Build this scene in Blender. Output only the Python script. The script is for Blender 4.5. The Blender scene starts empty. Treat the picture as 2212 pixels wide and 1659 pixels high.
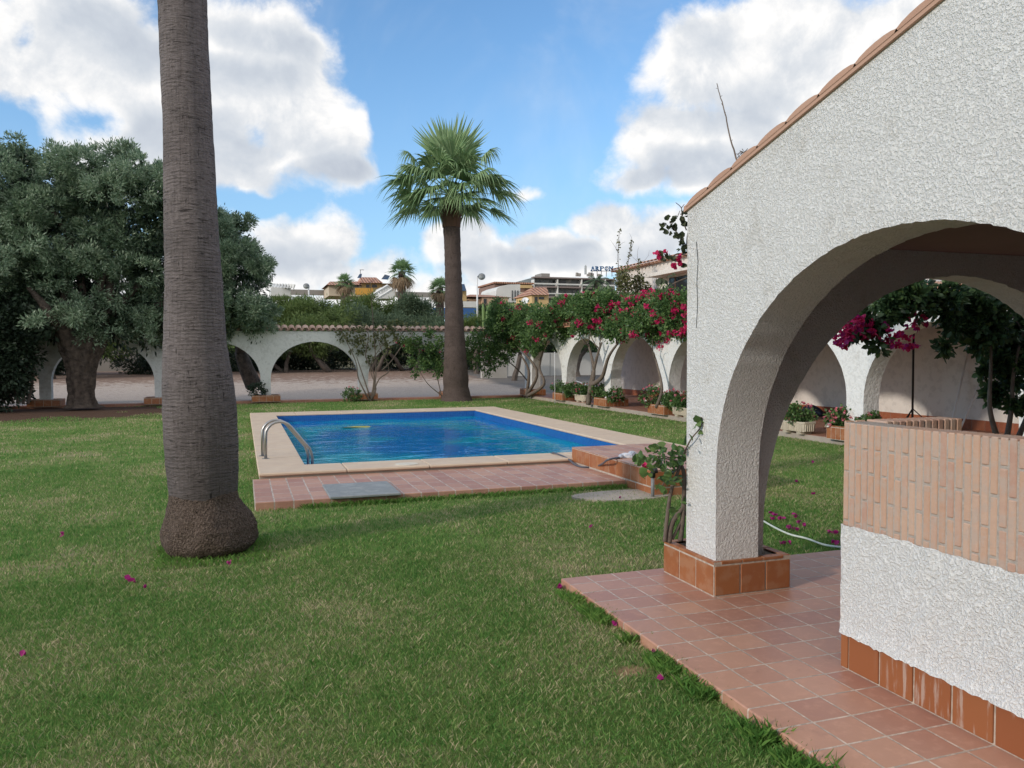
import bpy, math, random
import numpy as np
from mathutils import Vector, Matrix
random.seed(7); rng = np.random.default_rng(11)
SC = bpy.context.scene; COL = SC.collection
PI = math.pi; R = math.radians

# ------------------------------------------------------------------ camera
F, CX, CY = 1711.3, 1106.0, 829.5           # focal length and centre in units of a 2212 px wide picture
PITCH, ROLL, YAW, EYE = .0379091, .0041404, .32885, 1.6
def ray(x, y):
    a, b = (x-CX)/F, (y-CY)/F
    c, s = math.cos(ROLL), math.sin(ROLL); a, b = c*a-s*b, s*a+c*b
    cp, sp = math.cos(PITCH), math.sin(PITCH)
    X, Y, Z = a, cp-sp*b, -sp-cp*b
    cy, sy = math.cos(YAW), math.sin(YAW)
    return Vector((X*cy+Y*sy, -X*sy+Y*cy, Z))
CAMP = Vector((0, 0, EYE))
def at(x, y, z=0.): d = ray(x, y); return CAMP + d*((z-EYE)/d.z)
def atv(x, y, v): d = ray(x, y); return CAMP + d*(v/d.y)
def atu(x, y, u): d = ray(x, y); return CAMP + d*(u/d.x)
def depth(p): return p.x*math.sin(YAW)+p.y*math.cos(YAW)
def pxsize(px, p): return px*depth(p)/F
cam_d = bpy.data.cameras.new('camera'); cam = bpy.data.objects.new('camera', cam_d); COL.objects.link(cam)
fw = ray(CX, CY).normalized(); rt = (ray(CX+1000, CY)-ray(CX, CY)).normalized(); up = rt.cross(fw)
cam.matrix_world = Matrix(((rt.x, up.x, -fw.x, 0), (rt.y, up.y, -fw.y, 0), (rt.z, up.z, -fw.z, EYE), (0, 0, 0, 1)))
cam_d.sensor_width = 36; cam_d.lens = 36*F/2212; cam_d.clip_start = .05; cam_d.clip_end = 4000
SC.camera = cam
SC.view_settings.view_transform = 'Standard'; SC.view_settings.look = 'None'
SC.view_settings.exposure = 0.43; SC.view_settings.gamma = 1

# ------------------------------------------------------------------ sky and sun
SUN_EL = R(21); sun_dir = Vector((3.1, 1.0, 0)).normalized()      # horizontal direction the light travels
SUNV = Vector((-sun_dir.x*math.cos(SUN_EL), -sun_dir.y*math.cos(SUN_EL), math.sin(SUN_EL)))   # towards the sun
sl = bpy.data.lights.new('sun', 'SUN'); sl.energy = 1.6; sl.angle = R(3); sl.color = (1, .90, .78)
so = bpy.data.objects.new('sun', sl); COL.objects.link(so)
so.rotation_euler = (-SUNV).to_track_quat('-Z', 'Y').to_euler()

W = bpy.data.worlds.new('World'); SC.world = W; W.use_nodes = True
class NT:
    def __init__(s, tree): s.t = tree; s.n = tree.nodes; s.l = tree.links
    def node(s, ty, **kw):
        n = s.n.new(ty)
        for k, v in kw.items(): setattr(n, k, v)
        return n
    def set(s, sock, v):
        if isinstance(v, bpy.types.NodeSocket): s.l.new(v, sock)
        elif v is not None: sock.default_value = v
    def math(s, op, a, b=None, c=None, clamp=False):
        n = s.node('ShaderNodeMath', operation=op); n.use_clamp = clamp
        for i, v in enumerate((a, b, c)):
            if v is not None: s.set(n.inputs[i], v)
        return n.outputs[0]
    def vmath(s, op, a, b=None, out=0):
        n = s.node('ShaderNodeVectorMath', operation=op); s.set(n.inputs[0], a)
        if b is not None: s.set(n.inputs[1], b)
        return n.outputs[out]
    def noise(s, vec, scale, detail=4, rough=.55, dist=0, out=0):
        n = s.node('ShaderNodeTexNoise'); s.set(n.inputs['Vector'], vec); n.inputs['Scale'].default_value = scale
        n.inputs['Detail'].default_value = detail; n.inputs['Roughness'].default_value = rough; n.inputs['Distortion'].default_value = dist
        return n.outputs[out]
    def ramp(s, f, stops, interp='LINEAR'):
        n = s.node('ShaderNodeValToRGB'); n.color_ramp.interpolation = interp; e = n.color_ramp.elements
        while len(e) < len(stops): e.new(.5)
        for i, (p, c) in enumerate(stops):
            e[i].position = p; e[i].color = c if len(c) == 4 else (*c, 1)
        s.set(n.inputs[0], f); return n.outputs[0]
    def mix(s, f, a, b, blend='MIX'):
        n = s.node('ShaderNodeMix', data_type='RGBA', blend_type=blend)
        s.set(n.inputs[0], f)
        for i, v in ((6, a), (7, b)):
            if isinstance(v, tuple) and len(v) == 3: v = (*v, 1)
            s.set(n.inputs[i], v)
        return n.outputs[2]
    def smooth(s, x, a, b):
        n = s.node('ShaderNodeMapRange', interpolation_type='SMOOTHSTEP'); s.set(n.inputs[0], x)
        n.inputs[1].default_value = a; n.inputs[2].default_value = b; return n.outputs[0]

def azel(x, y): d = ray(x, y).normalized(); return math.atan2(d.x, d.y), math.asin(d.z)
# cloud banks: azimuth/elevation ellipses.  (centre x, y, half-width, half-height, weight) measured off the view
CL = [(120,120,330,170,1),(330,190,300,190,1),(560,60,170,110,.75),(600,230,190,160,1),(700,330,150,95,1),(420,350,260,110,.9),(90,250,150,60,.35),(760,395,95,50,.8),
      (640,110,110,80,.8),
      (650,520,120,70,.95),(640,580,170,60,.95),(800,590,140,55,.6),(560,600,140,60,.8),
      (1010,530,110,60,1),(1090,570,140,70,1),(1240,560,140,70,.85),(1335,490,110,75,1),(1400,540,140,90,1),(1180,520,120,40,.7),(1140,410,40,18,.35),
      (1560,150,190,130,.9),(1480,290,170,90,1),(1740,120,260,150,1.1),(1620,330,220,110,1),(1850,60,260,110,1),(1430,370,110,50,.55),(2100,150,400,260,1),
      (1640,640,300,90,.7),(330,620,420,80,.7),(960,640,500,45,.7)]
HOLES = [(1690,108,40,36,.45),(1870,135,66,54,.45),(25,95,70,60,.5),(190,275,110,50,.42),(20,260,120,45,.42),(960,300,150,170,.9),(560,440,120,26,.45)]
GREY = [(380,120,260,70,.75),(700,395,200,55,1),(350,300,200,60,.55),(560,60,170,70,.6),(520,330,200,50,.5),(640,545,120,35,.6),(1150,560,180,45,.7),(1390,570,110,50,.6),
        (1480,370,170,55,.9),(1600,250,120,50,.5),(1640,400,170,50,.7),(1000,585,120,25,.6),(1500,60,90,40,.4),(1250,540,60,30,.5)]
def build_world():
    t = NT(W.node_tree); t.n.clear()
    out = t.node('ShaderNodeOutputWorld'); bg = t.node('ShaderNodeBackground')
    sky = t.node('ShaderNodeTexSky', sky_type='NISHITA'); sky.sun_disc = False
    sky.sun_elevation = SUN_EL; sky.sun_rotation = math.atan2(SUNV.x, SUNV.y)
    sky.altitude = 50; sky.air_density = 1.0; sky.dust_density = .5; sky.ozone_density = 2.2
    co = t.node('ShaderNodeTexCoord').outputs['Generated']
    sep = t.node('ShaderNodeSeparateXYZ'); t.l.new(co, sep.inputs[0])
    az = t.math('ARCTAN2', sep.outputs[0], sep.outputs[1]); el = t.math('ARCSINE', sep.outputs[2])
    cmb = t.node('ShaderNodeCombineXYZ'); t.l.new(az, cmb.inputs[0]); t.l.new(el, cmb.inputs[1])
    warp = t.noise(co, 7, 3, .5, out=1)
    w1 = t.vmath('MULTIPLY', t.vmath('SUBTRACT', warp, (.5, .5, .5)), (.16, .10, 0))
    P = t.vmath('ADD', cmb.outputs[0], w1)
    def field(lst, P):
        acc = None
        for x, y, rx, ry, w in lst:
            a, e = azel(x, y); k = 1/F
            s = t.vmath('MULTIPLY', t.vmath('SUBTRACT', P, (a, e, 0)), (1/(rx*k*.95), 1/(ry*k*.95), 0))
            l = t.vmath('LENGTH', s, out=1)
            d = t.math('MULTIPLY_ADD', l, -w, w)           # w*(1-l)
            acc = d if acc is None else t.math('SMOOTH_MAX', acc, d, .15)
        return acc
    D = field(CL, P); Hh = field(HOLES, P); G = field(GREY, P)
    big = t.noise(co, 2.2, 4, .55)
    behind = t.math('MAXIMUM', t.smooth(sep.outputs[1], .15, -.2), t.smooth(el, .62, .85))            # unseen sky behind and overhead: broken cloud added for whiter light
    D = t.math('ADD', D, t.math('MULTIPLY', behind, t.math('SUBTRACT', t.math('MULTIPLY_ADD', big, 3.2, -1.15), D)))
    D = t.math('SUBTRACT', D, t.math('MULTIPLY', t.math('MAXIMUM', Hh, 0), 1.25))
    n1 = t.noise(co, 12, 9, .6, .25); n2 = t.noise(co, 34, 6, .6)
    nn = t.math('ADD', t.math('MULTIPLY', t.math('SUBTRACT', n1, .5), 1.25), t.math('MULTIPLY', t.math('SUBTRACT', n2, .5), .3))
    dens = t.math('ADD', t.math('MAXIMUM', t.math('MINIMUM', D, .55), -3), nn)
    alpha = t.smooth(dens, -.08, .36)
    thin = t.math('MULTIPLY', t.smooth(t.noise(co, 4, 5, .6, .6), .5, .8), .22)
    alpha = t.math('MAXIMUM', alpha, thin)
    core = t.smooth(t.math('ADD', dens, t.math('MULTIPLY', G, .9)), .25, 1.1)
    # billow relief: compare the density with the density a little higher up
    co2 = t.vmath('ADD', co, (-.022, -.006, .030))
    relief = t.math('SUBTRACT', t.noise(co2, 12, 9, .6, .25), n1)
    lit = t.math('MULTIPLY_ADD', relief, -1.5, .0)
    shade = t.math('ADD', t.math('MULTIPLY_ADD', core, -.62, .92), lit, clamp=True)
    ccol = t.ramp(shade, [(0, (.48, .53, .62)), (.45, (.61, .66, .73)), (.75, (.76, .79, .83)), (1, (1.0, .99, .98))])
    skyc = t.mix(1, sky.outputs[0], (SKYG[0], SKYG[1], SKYG[2]), 'MULTIPLY')
    hz = t.smooth(el, .42, -.02)
    skyc = t.mix(t.math('MULTIPLY', hz, .55), skyc, (CLG*.36, CLG*.56, CLG*.82))
    cc = t.mix(1, ccol, (CLG, CLG, CLG), 'MULTIPLY')
    c = t.mix(alpha, skyc, cc)
    t.l.new(c, bg.inputs[0]); bg.inputs[1].default_value = .1
    t.l.new(bg.outputs[0], out.inputs[0])
SKYG = (1.15, 1.45, 1.62); CLG = 7.6
build_world()

# ------------------------------------------------------------------ helpers
def tag(o, label=None, cat=None, group=None, kind=None):
    if label: o['label'] = label
    if cat: o['category'] = cat
    if group: o['group'] = group
    if kind: o['kind'] = kind
    return o
def empty(name, loc, label, cat, group=None):
    o = bpy.data.objects.new(name, None); COL.objects.link(o); o.location = loc; o.empty_display_size = .1
    o['wloc'] = tuple(loc); del o['wloc']
    return tag(o, label, cat, group)
class MB:
    def __init__(s): s.v = []; s.f = []; s.m = []
    def add(s, vs, fs, mi=0):
        n = len(s.v); s.v += [tuple(x) for x in vs]; s.f += [tuple(i+n for i in f) for f in fs]; s.m += [mi]*len(fs); return s
    def box(s, x0, x1, y0, y1, z0, z1, mi=0, b=0):
        if b <= 0:
            vs = [(x, y, z) for z in (z0, z1) for y in (y0, y1) for x in (x0, x1)]
            return s.add(vs, [(0, 2, 3, 1), (4, 5, 7, 6), (0, 1, 5, 4), (2, 6, 7, 3), (0, 4, 6, 2), (1, 3, 7, 5)], mi)
        bx, by, bz = (min(b, (x1-x0)/2.01), min(b, (y1-y0)/2.01), min(b, (z1-z0)/2.01))
        vs = []; idx = {}
        for i, (X, sx) in enumerate(((x0, 1), (x1, -1))):
            for j, (Y, sy) in enumerate(((y0, 1), (y1, -1))):
                for k, (Z, sz) in enumerate(((z0, 1), (z1, -1))):
                    idx[i, j, k, 0] = len(vs); vs.append((X, Y+sy*by, Z+sz*bz))
                    idx[i, j, k, 1] = len(vs); vs.append((X+sx*bx, Y, Z+sz*bz))
                    idx[i, j, k, 2] = len(vs); vs.append((X+sx*bx, Y+sy*by, Z))
        fs = []
        for i in (0, 1):
            q = [idx[i, 0, 0, 0], idx[i, 1, 0, 0], idx[i, 1, 1, 0], idx[i, 0, 1, 0]]; fs.append(q if i else q[::-1])
            q = [idx[0, i, 0, 1], idx[1, i, 0, 1], idx[1, i, 1, 1], idx[0, i, 1, 1]]; fs.append(q[::-1] if i else q)
            q = [idx[0, 0, i, 2], idx[1, 0, i, 2], idx[1, 1, i, 2], idx[0, 1, i, 2]]; fs.append(q if i else q[::-1])
        for i in (0, 1):
            for j in (0, 1):
                q = [idx[i, j, 0, 0], idx[i, j, 0, 1], idx[i, j, 1, 1], idx[i, j, 1, 0]]; fs.append(q if (i+j) % 2 == 1 else q[::-1])
                q = [idx[i, 0, j, 0], idx[i, 0, j, 2], idx[i, 1, j, 2], idx[i, 1, j, 0]]; fs.append(q if (i+j) % 2 == 0 else q[::-1])
                q = [idx[0, i, j, 1], idx[0, i, j, 2], idx[1, i, j, 2], idx[1, i, j, 1]]; fs.append(q if (i+j) % 2 == 1 else q[::-1])
                for k in (0, 1):
                    q = [idx[i, j, k, 0], idx[i, j, k, 1], idx[i, j, k, 2]]; fs.append(q if (i+j+k) % 2 == 0 else q[::-1])
        return s.add(vs, fs, mi)
    def tube(s, pts, rad, n=8, mi=0, caps=True):
        pts = [Vector(p) for p in pts]
        if not hasattr(rad, '__len__'): rad = [rad]*len(pts)
        rings = []; ref = None
        for i, p in enumerate(pts):
            d = (pts[min(i+1, len(pts)-1)]-pts[max(i-1, 0)]).normalized()
            if ref is None: ref = d.orthogonal().normalized()
            a = (ref-d*ref.dot(d)); a = a.normalized() if a.length > 1e-5 else d.orthogonal().normalized()
            ref = a; b = d.cross(a)
            rings.append([p+(a*math.cos(2*PI*k/n)+b*math.sin(2*PI*k/n))*rad[i] for k in range(n)])
        vs = [v for r_ in rings for v in r_]; fs = []
        for i in range(len(pts)-1):
            for k in range(n): fs.append((i*n+k, i*n+(k+1) % n, (i+1)*n+(k+1) % n, (i+1)*n+k))
        if caps: fs.append(tuple(range(n))[::-1]); fs.append(tuple((len(pts)-1)*n+k for k in range(n)))
        return s.add(vs, fs, mi)
    def quad(s, a, b, c, d, mi=0): return s.add([a, b, c, d], [(0, 1, 2, 3)], mi)
    def prism(s, poly, h0, h1, mi=0, axis='z'):
        n = len(poly)
        def P(a, b, h): return {'z': (a, b, h), 'y': (a, h, b), 'x': (h, a, b)}[axis]
        vs = [P(a, b, h0) for a, b in poly]+[P(a, b, h1) for a, b in poly]
        fs = [tuple(range(n))[::-1], tuple(range(n, 2*n))]+[(i, (i+1) % n, n+(i+1) % n, n+i) for i in range(n)]
        return s.add(vs, fs, mi)
    def build(s, name, mats, parent=None, smooth=False, fix=True):
        me = bpy.data.meshes.new(name); 
        off = Vector(parent.location) if parent is not None and parent.parent is None and parent.type == 'EMPTY' else None
        vs = s.v
        P0 = worldloc(parent) if parent is not None else Vector((0, 0, 0))
        if P0.length > 0: vs = [(x-P0.x, y-P0.y, z-P0.z) for x, y, z in vs]
        me.from_pydata(vs, [], s.f)
        for m in (mats if isinstance(mats, (list, tuple)) else [mats]): me.materials.append(m)
        if isinstance(mats, (list, tuple)) and len(mats) > 1: me.polygons.foreach_set('material_index', s.m)
        if smooth: me.polygons.foreach_set('use_smooth', [True]*len(me.polygons))
        if fix:
            import bmesh
            bm = bmesh.new(); bm.from_mesh(me); bmesh.ops.recalc_face_normals(bm, faces=bm.faces); bm.to_mesh(me); bm.free()
        me.update()
        o = bpy.data.objects.new(name, me); COL.objects.link(o)
        if parent is not None: o.parent = parent
        return o
def worldloc(o):
    p = Vector((0, 0, 0))
    while o is not None: p += Vector(o.location); o = o.parent
    return p
def npmesh(name, V, Fc, m, parent=None, smooth=False, mi=None):
    V = np.asarray(V, float)
    P0 = np.array(worldloc(parent)) if parent is not None else 0
    me = bpy.data.meshes.new(name); V = V-P0
    me.vertices.add(len(V)); me.vertices.foreach_set('co', V.astype(np.float32).ravel())
    Fc = np.asarray(Fc, np.int32); k = Fc.shape[1]
    me.loops.add(Fc.size); me.loops.foreach_set('vertex_index', Fc.ravel())
    me.polygons.add(len(Fc)); me.polygons.foreach_set('loop_start', np.arange(0, Fc.size, k, dtype=np.int32))
    try: me.polygons.foreach_set('loop_total', np.full(len(Fc), k, np.int32))
    except Exception: pass
    for mm in (m if isinstance(m, (list, tuple)) else [m]): me.materials.append(mm)
    if mi is not None: me.polygons.foreach_set('material_index', mi)
    if smooth: me.polygons.foreach_set('use_smooth', np.ones(len(Fc), bool))
    me.update(calc_edges=True); me.validate()
    o = bpy.data.objects.new(name, me); COL.objects.link(o)
    if parent is not None: o.parent = parent
    return o
def copy_tree(o, parent=None):
    kids = list(o.children); c = o.copy(); COL.objects.link(c); c.parent = parent
    for ch in kids: copy_tree(ch, c)
    return c

# ------------------------------------------------------------------ materials
MT = {}
def newmat(name):
    m = bpy.data.materials.new(name); m.use_nodes = True; t = NT(m.node_tree); t.n.clear()
    out = t.node('ShaderNodeOutputMaterial'); b = t.node('ShaderNodeBsdfPrincipled'); t.l.new(b.outputs[0], out.inputs[0])
    MT[name] = m; return m, t, b, out
def objco(t): return t.node('ShaderNodeTexCoord').outputs['Object']
def worldpos(t): return t.node('ShaderNodeNewGeometry').outputs['Position']
def bump(t, b, h, strength=.5, dist=.01, normal=None):
    n = t.node('ShaderNodeBump'); n.inputs['Strength'].default_value = strength; n.inputs['Distance'].default_value = dist
    t.set(n.inputs['Height'], h)
    if normal is not None: t.l.new(normal, n.inputs['Normal'])
    if b is not None: t.l.new(n.outputs[0], b.inputs['Normal'])
    return n.outputs[0]
def simple(name, c1, c2=None, sc=3, rough=.7, bsc=None, bstr=.3, bd=.01, metal=0, spec=.4, c3=None, det=5):
    m, t, b, o = newmat(name); P = worldpos(t)
    c2 = c2 or tuple(x*.8 for x in c1)
    n = t.noise(P, sc, det, .6)
    st = [(.3, c1), (.7, c2)] if c3 is None else [(.3, c1), (.52, c2), (.72, c3)]
    t.l.new(t.ramp(n, st), b.inputs['Base Color'])
    b.inputs['Roughness'].default_value = rough; b.inputs['Metallic'].default_value = metal
    b.inputs['Specular IOR Level'].default_value = spec
    if bsc: bump(t, b, t.noise(P, bsc, 4, .6), bstr, bd)
    return m
def stucco(name, col, scale=70, st=.9, dist=.012, dirt=.5, streak=(.50, .46, .40)):
    m, t, b, o = newmat(name); P = worldpos(t)
    v = t.node('ShaderNodeTexVoronoi', feature='SMOOTH_F1'); t.l.new(t.vmath('ADD', P, t.vmath('MULTIPLY', t.noise(P, scale*.6, 2, .5, out=1), (.02, .02, .02))), v.inputs['Vector'])
    v.inputs['Scale'].default_value = scale; v.inputs['Smoothness'].default_value = .6
    n = t.noise(P, scale*.55, 3, .55); n2 = t.noise(P, scale*.13, 3, .5)
    g1 = t.smooth(t.noise(P, scale*.62, 3, .62), .36, .62); g2 = t.noise(P, scale*1.5, 3, .65)
    h = t.math('ADD', t.math('MULTIPLY', v.outputs['Distance'], -.35), t.math('ADD', t.math('MULTIPLY', g1, .75), t.math('MULTIPLY_ADD', g2, .55, t.math('MULTIPLY', n2, .6))))
    bump(t, b, h, st, dist)
    d = t.noise(P, 1.3, 6, .62); d2 = t.noise(P, 9, 5, .65)
    f = t.math('MULTIPLY', t.smooth(t.math('MULTIPLY', d, t.math('ADD', d2, .45)), .50, .72), dirt)
    pit = t.smooth(h, .78, .35)
    c = t.mix(f, col, streak)
    c = t.mix(t.math('MULTIPLY', pit, .24), c, tuple(x*.55 for x in col))
    t.l.new(c, b.inputs['Base Color']); b.inputs['Roughness'].default_value = .85; b.inputs['Specular IOR Level'].default_value = .25
    return m
STUCCO = stucco('stucco_near', (.80, .795, .79), 112, .9, .0085, .36)
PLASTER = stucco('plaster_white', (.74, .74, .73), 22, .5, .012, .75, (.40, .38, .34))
PLASTERG = stucco('plaster_greyer', (.70, .71, .71), 14, .45, .012, .6, (.42, .41, .37))  # slightly greyer, coarser-grained plaster for the far arcade
HOUSEW = stucco('house_plaster', (.72, .68, .64), 9, .4, .012, .5)

def tiles(name, ax, w, h, off=(0, 0), c1=(.36, .15, .09), c2=(.30, .13, .085), mortar=(.42, .34, .28), ms=.006, stag=0, rough=.5, bstr=.5, wear=.35):
    """ax: 'uv' floor, 'vu' floor with joints running along v, 's' vertical faces (u+v across, z up)"""
    m, t, b, o = newmat(name); P = worldpos(t)
    s = t.node('ShaderNodeSeparateXYZ'); t.l.new(P, s.inputs[0]); c = t.node('ShaderNodeCombineXYZ')
    if ax == 'uv': a, bb = s.outputs[0], s.outputs[1]
    elif ax == 'vu': a, bb = s.outputs[1], s.outputs[0]
    else: a, bb = t.math('ADD', s.outputs[0], s.outputs[1]), s.outputs[2]
    t.l.new(t.math('SUBTRACT', a, off[0]-40*w), c.inputs[0]); t.l.new(t.math('SUBTRACT', bb, off[1]-40*h), c.inputs[1])
    wob = t.vmath('MULTIPLY', t.vmath('SUBTRACT', t.noise(P, 5, 2, .5, out=1), (.5, .5, .5)), (.006, .006, 0))
    k = t.node('ShaderNodeTexBrick'); t.l.new(t.vmath('ADD', c.outputs[0], wob), k.inputs['Vector'])
    k.offset = stag; k.offset_frequency = 2; k.squash = 1
    k.inputs['Scale'].default_value = 1; k.inputs['Mortar Size'].default_value = ms; k.inputs['Mortar Smooth'].default_value = .3
    k.inputs['Brick Width'].default_value = w; k.inputs['Row Height'].default_value = h; k.inputs['Bias'].default_value = 0
    k.inputs['Color1'].default_value = (0, 0, 0, 1); k.inputs['Color2'].default_value = (1, 1, 1, 1); k.inputs['Mortar'].default_value = (.5, .5, .5, 1)
    n = t.noise(P, 2.2, 5, .6); n2 = t.noise(P, 16, 5, .65)
    f = t.math('ADD', t.math('MULTIPLY', k.outputs['Color'], .55), t.math('MULTIPLY', n, .5))
    base = t.ramp(f, [(.15, c1), (.5, tuple((x+y)/2 for x, y in zip(c1, c2))), (.85, c2)])
    base = t.mix(t.math('MULTIPLY', t.smooth(n2, .45, .75), wear), base, tuple(min(1, x*1.25+.05) for x in c2))
    base = t.mix(t.math('MULTIPLY', t.smooth(t.noise(P, 5, 5, .7), .58, .75), .35), base, tuple(x*.6 for x in c1))
    base = t.mix(k.outputs['Fac'], base, t.mix(t.smooth(n2, .35, .6), mortar, tuple(x*.55 for x in mortar)))
    t.l.new(base, b.inputs['Base Color'])
    t.l.new(t.math('ADD', t.math('MULTIPLY', n2, .25), rough-.1), b.inputs['Roughness'])
    hh = t.math('ADD', t.math('MULTIPLY', k.outputs['Fac'], -1), t.math('MULTIPLY', n2, .25))
    bump(t, b, hh, bstr, .004)
    return m
TS = .203888
FLOORT = tiles('terrace_tiles', 'uv', TS, TS, (2.1136, 4.1997), (.38, .18, .13), (.52, .28, .19), (.68, .55, .45), .006, rough=.40)
PADT = tiles('pool_surround_tiles', 'vu', .30, .2, (0, .11), (.33, .16, .125), (.48, .27, .19), (.60, .50, .43), .009, .5, rough=.5)
PATHT = tiles('path_tiles', 'uv', .3, .3, (0, 0), (.30, .13, .085), (.40, .20, .13), (.40, .32, .27), .006)
SIDET = tiles('terracotta_side_tiles', 's', .1, .22, (.02, .045), (.36, .12, .035), (.46, .19, .07), (.60, .44, .32), .006, rough=.45)
SKIRT = tiles('skirting_tiles', 's', .3, .3, (.0, .0), (.26, .075, .035), (.33, .11, .05), (.33, .24, .18), .005)
def islandmat(name, stops, rough=.5, nsc=20, namt=.3, bsc=40, bstr=.3, bd=.003, trans=0, spec=.4, patch=None):
    m, t, b, o = newmat(name); P = worldpos(t)
    rnd = t.node('ShaderNodeNewGeometry').outputs['Random Per Island']
    f = t.math('ADD', t.math('MULTIPLY', rnd, 1-namt), t.math('MULTIPLY', t.noise(P, nsc, 4, .6), namt))
    c = t.ramp(f, stops)
    if patch: c = t.mix(t.math('MULTIPLY', t.smooth(t.noise(P, patch[0], 4, .6), .45, .62), patch[2]), c, patch[1])
    t.l.new(c, b.inputs['Base Color']); b.inputs['Roughness'].default_value = rough; b.inputs['Specular IOR Level'].default_value = spec
    if bsc: bump(t, b, t.noise(P, bsc, 4, .6), bstr, bd)
    if trans:
        tr = t.node('ShaderNodeBsdfTranslucent'); t.l.new(c, tr.inputs[0]); mx = t.node('ShaderNodeMixShader'); mx.inputs[0].default_value = trans
        t.l.new(b.outputs[0], mx.inputs[1]); t.l.new(tr.outputs[0], mx.inputs[2]); t.l.new(mx.outputs[0], o.inputs[0])
    return m
GLAZED = islandmat('terracotta_tile', [(0, (.24, .075, .03)), (.5, (.34, .13, .05)), (1, (.29, .10, .05))], .52, 12, .4, 45, .3, patch=(9, (.40, .22, .13), .45))
GROUT = simple('grout', (.58, .49, .41), (.36, .30, .25), 30, .9, 80, .5)
def stained():
    m, t, b, o = newmat('stained_tile'); P = worldpos(t)
    rnd = t.node('ShaderNodeNewGeometry').outputs['Random Per Island']
    c = t.ramp(rnd, [(0, (.27, .085, .03)), (1, (.35, .13, .045))])
    st = t.noise(t.vmath('MULTIPLY', P, (30, 30, 4)), 1, 5, .6); big = t.noise(P, 3, 2, .5)
    f = t.math('MULTIPLY', t.smooth(t.math('ADD', st, t.math('MULTIPLY', big, .35)), .70, .82), .55)
    sp = t.node('ShaderNodeSeparateXYZ'); t.l.new(P, sp.inputs[0])
    f = t.math('MULTIPLY', f, t.smooth(sp.outputs[1], 3.02, 2.85))
    t.l.new(t.mix(f, c, (.50, .41, .35)), b.inputs['Base Color'])
    t.l.new(t.math('MULTIPLY_ADD', f, .4, .52), b.inputs['Roughness'])
    bump(t, b, st, .15, .003)
stained()
BRICKI = islandmat('thin_brick', [(0, (.30, .15, .115)), (.12, (.44, .26, .20)), (.5, (.54, .37, .28)), (.8, (.50, .31, .22)), (1, (.40, .24, .19))], .85, 30, .35, 90, .6, .004, patch=(14, (.44, .36, .31), .55))
MORTAR = simple('brick_mortar', (.50, .43, .38), (.38, .33, .29), 40, .95, 120, .8)
COPING = simple('coping_stone', (.62, .50, .38), (.54, .42, .32), 4, .7, 60, .3, .004)
CONC = simple('concrete', (.42, .36, .30), (.33, .29, .25), 5, .9, 50, .6)
SLATE = simple('grey_slab', (.30, .32, .33), (.22, .24, .25), 5, .7, 40, .4, c3=(.34, .35, .35))
STEEL = simple('stainless_steel', (.46, .45, .44), (.36, .36, .36), 8, .38, None, metal=1)
BLACKM = simple('black_metal', (.02, .02, .022), None, 8, .45)
WHITEM = simple('white_paint', (.75, .76, .77), (.68, .69, .7), 3, .4)
DARKG = simple('dark_glass', (.03, .035, .04), None, 3, .1)
GREYP = simple('grey_plastic', (.22, .23, .24), None, 8, .4)
HOSE = simple('dark_hose', (.10, .11, .14), None, 20, .4)
WHITEH = simple('white_hose', (.62, .66, .60), (.5, .55, .48), 20, .4)
SOIL = simple('soil', (.10, .06, .04), (.05, .035, .025), 12, 1, 30, .8)
TROUGH = simple('cream_trough', (.62, .55, .44), (.5, .44, .36), 8, .75, 40, .3)
BAG = simple('dark_blue_bag', (.02, .025, .05), None, 8, .5)
YELLOWF = simple('yellow_leaf', (.40, .36, .05), (.28, .28, .06), 20, .6)
BARKO = simple('olive_bark', (.15, .115, .095), (.045, .035, .03), 7, .95, 14, 1, .09)
BARKB = simple('bougainvillea_bark', (.20, .16, .13), (.12, .095, .08), 12, .9, 60, .8)
BARKG = simple('grey_bark', (.14, .115, .10), (.08, .065, .055), 6, .95, 30, .8)
ROOFT = islandmat('roof_tile', [(0, (.40, .20, .13)), (.4, (.50, .28, .19)), (.75, (.56, .36, .27)), (1, (.34, .16, .10))], .85, 9, .35, 40, .4)
VERGE = islandmat('verge_tile', [(0, (.42, .24, .17)), (.5, (.50, .31, .23)), (1, (.46, .27, .19))], .9, 14, .5, 60, .5)
ROOFP = islandmat('pale_roof_tile', [(0, (.44, .26, .19)), (.5, (.56, .40, .32)), (1, (.62, .48, .40))], .85, 9, .4, 40, .4)

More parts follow.
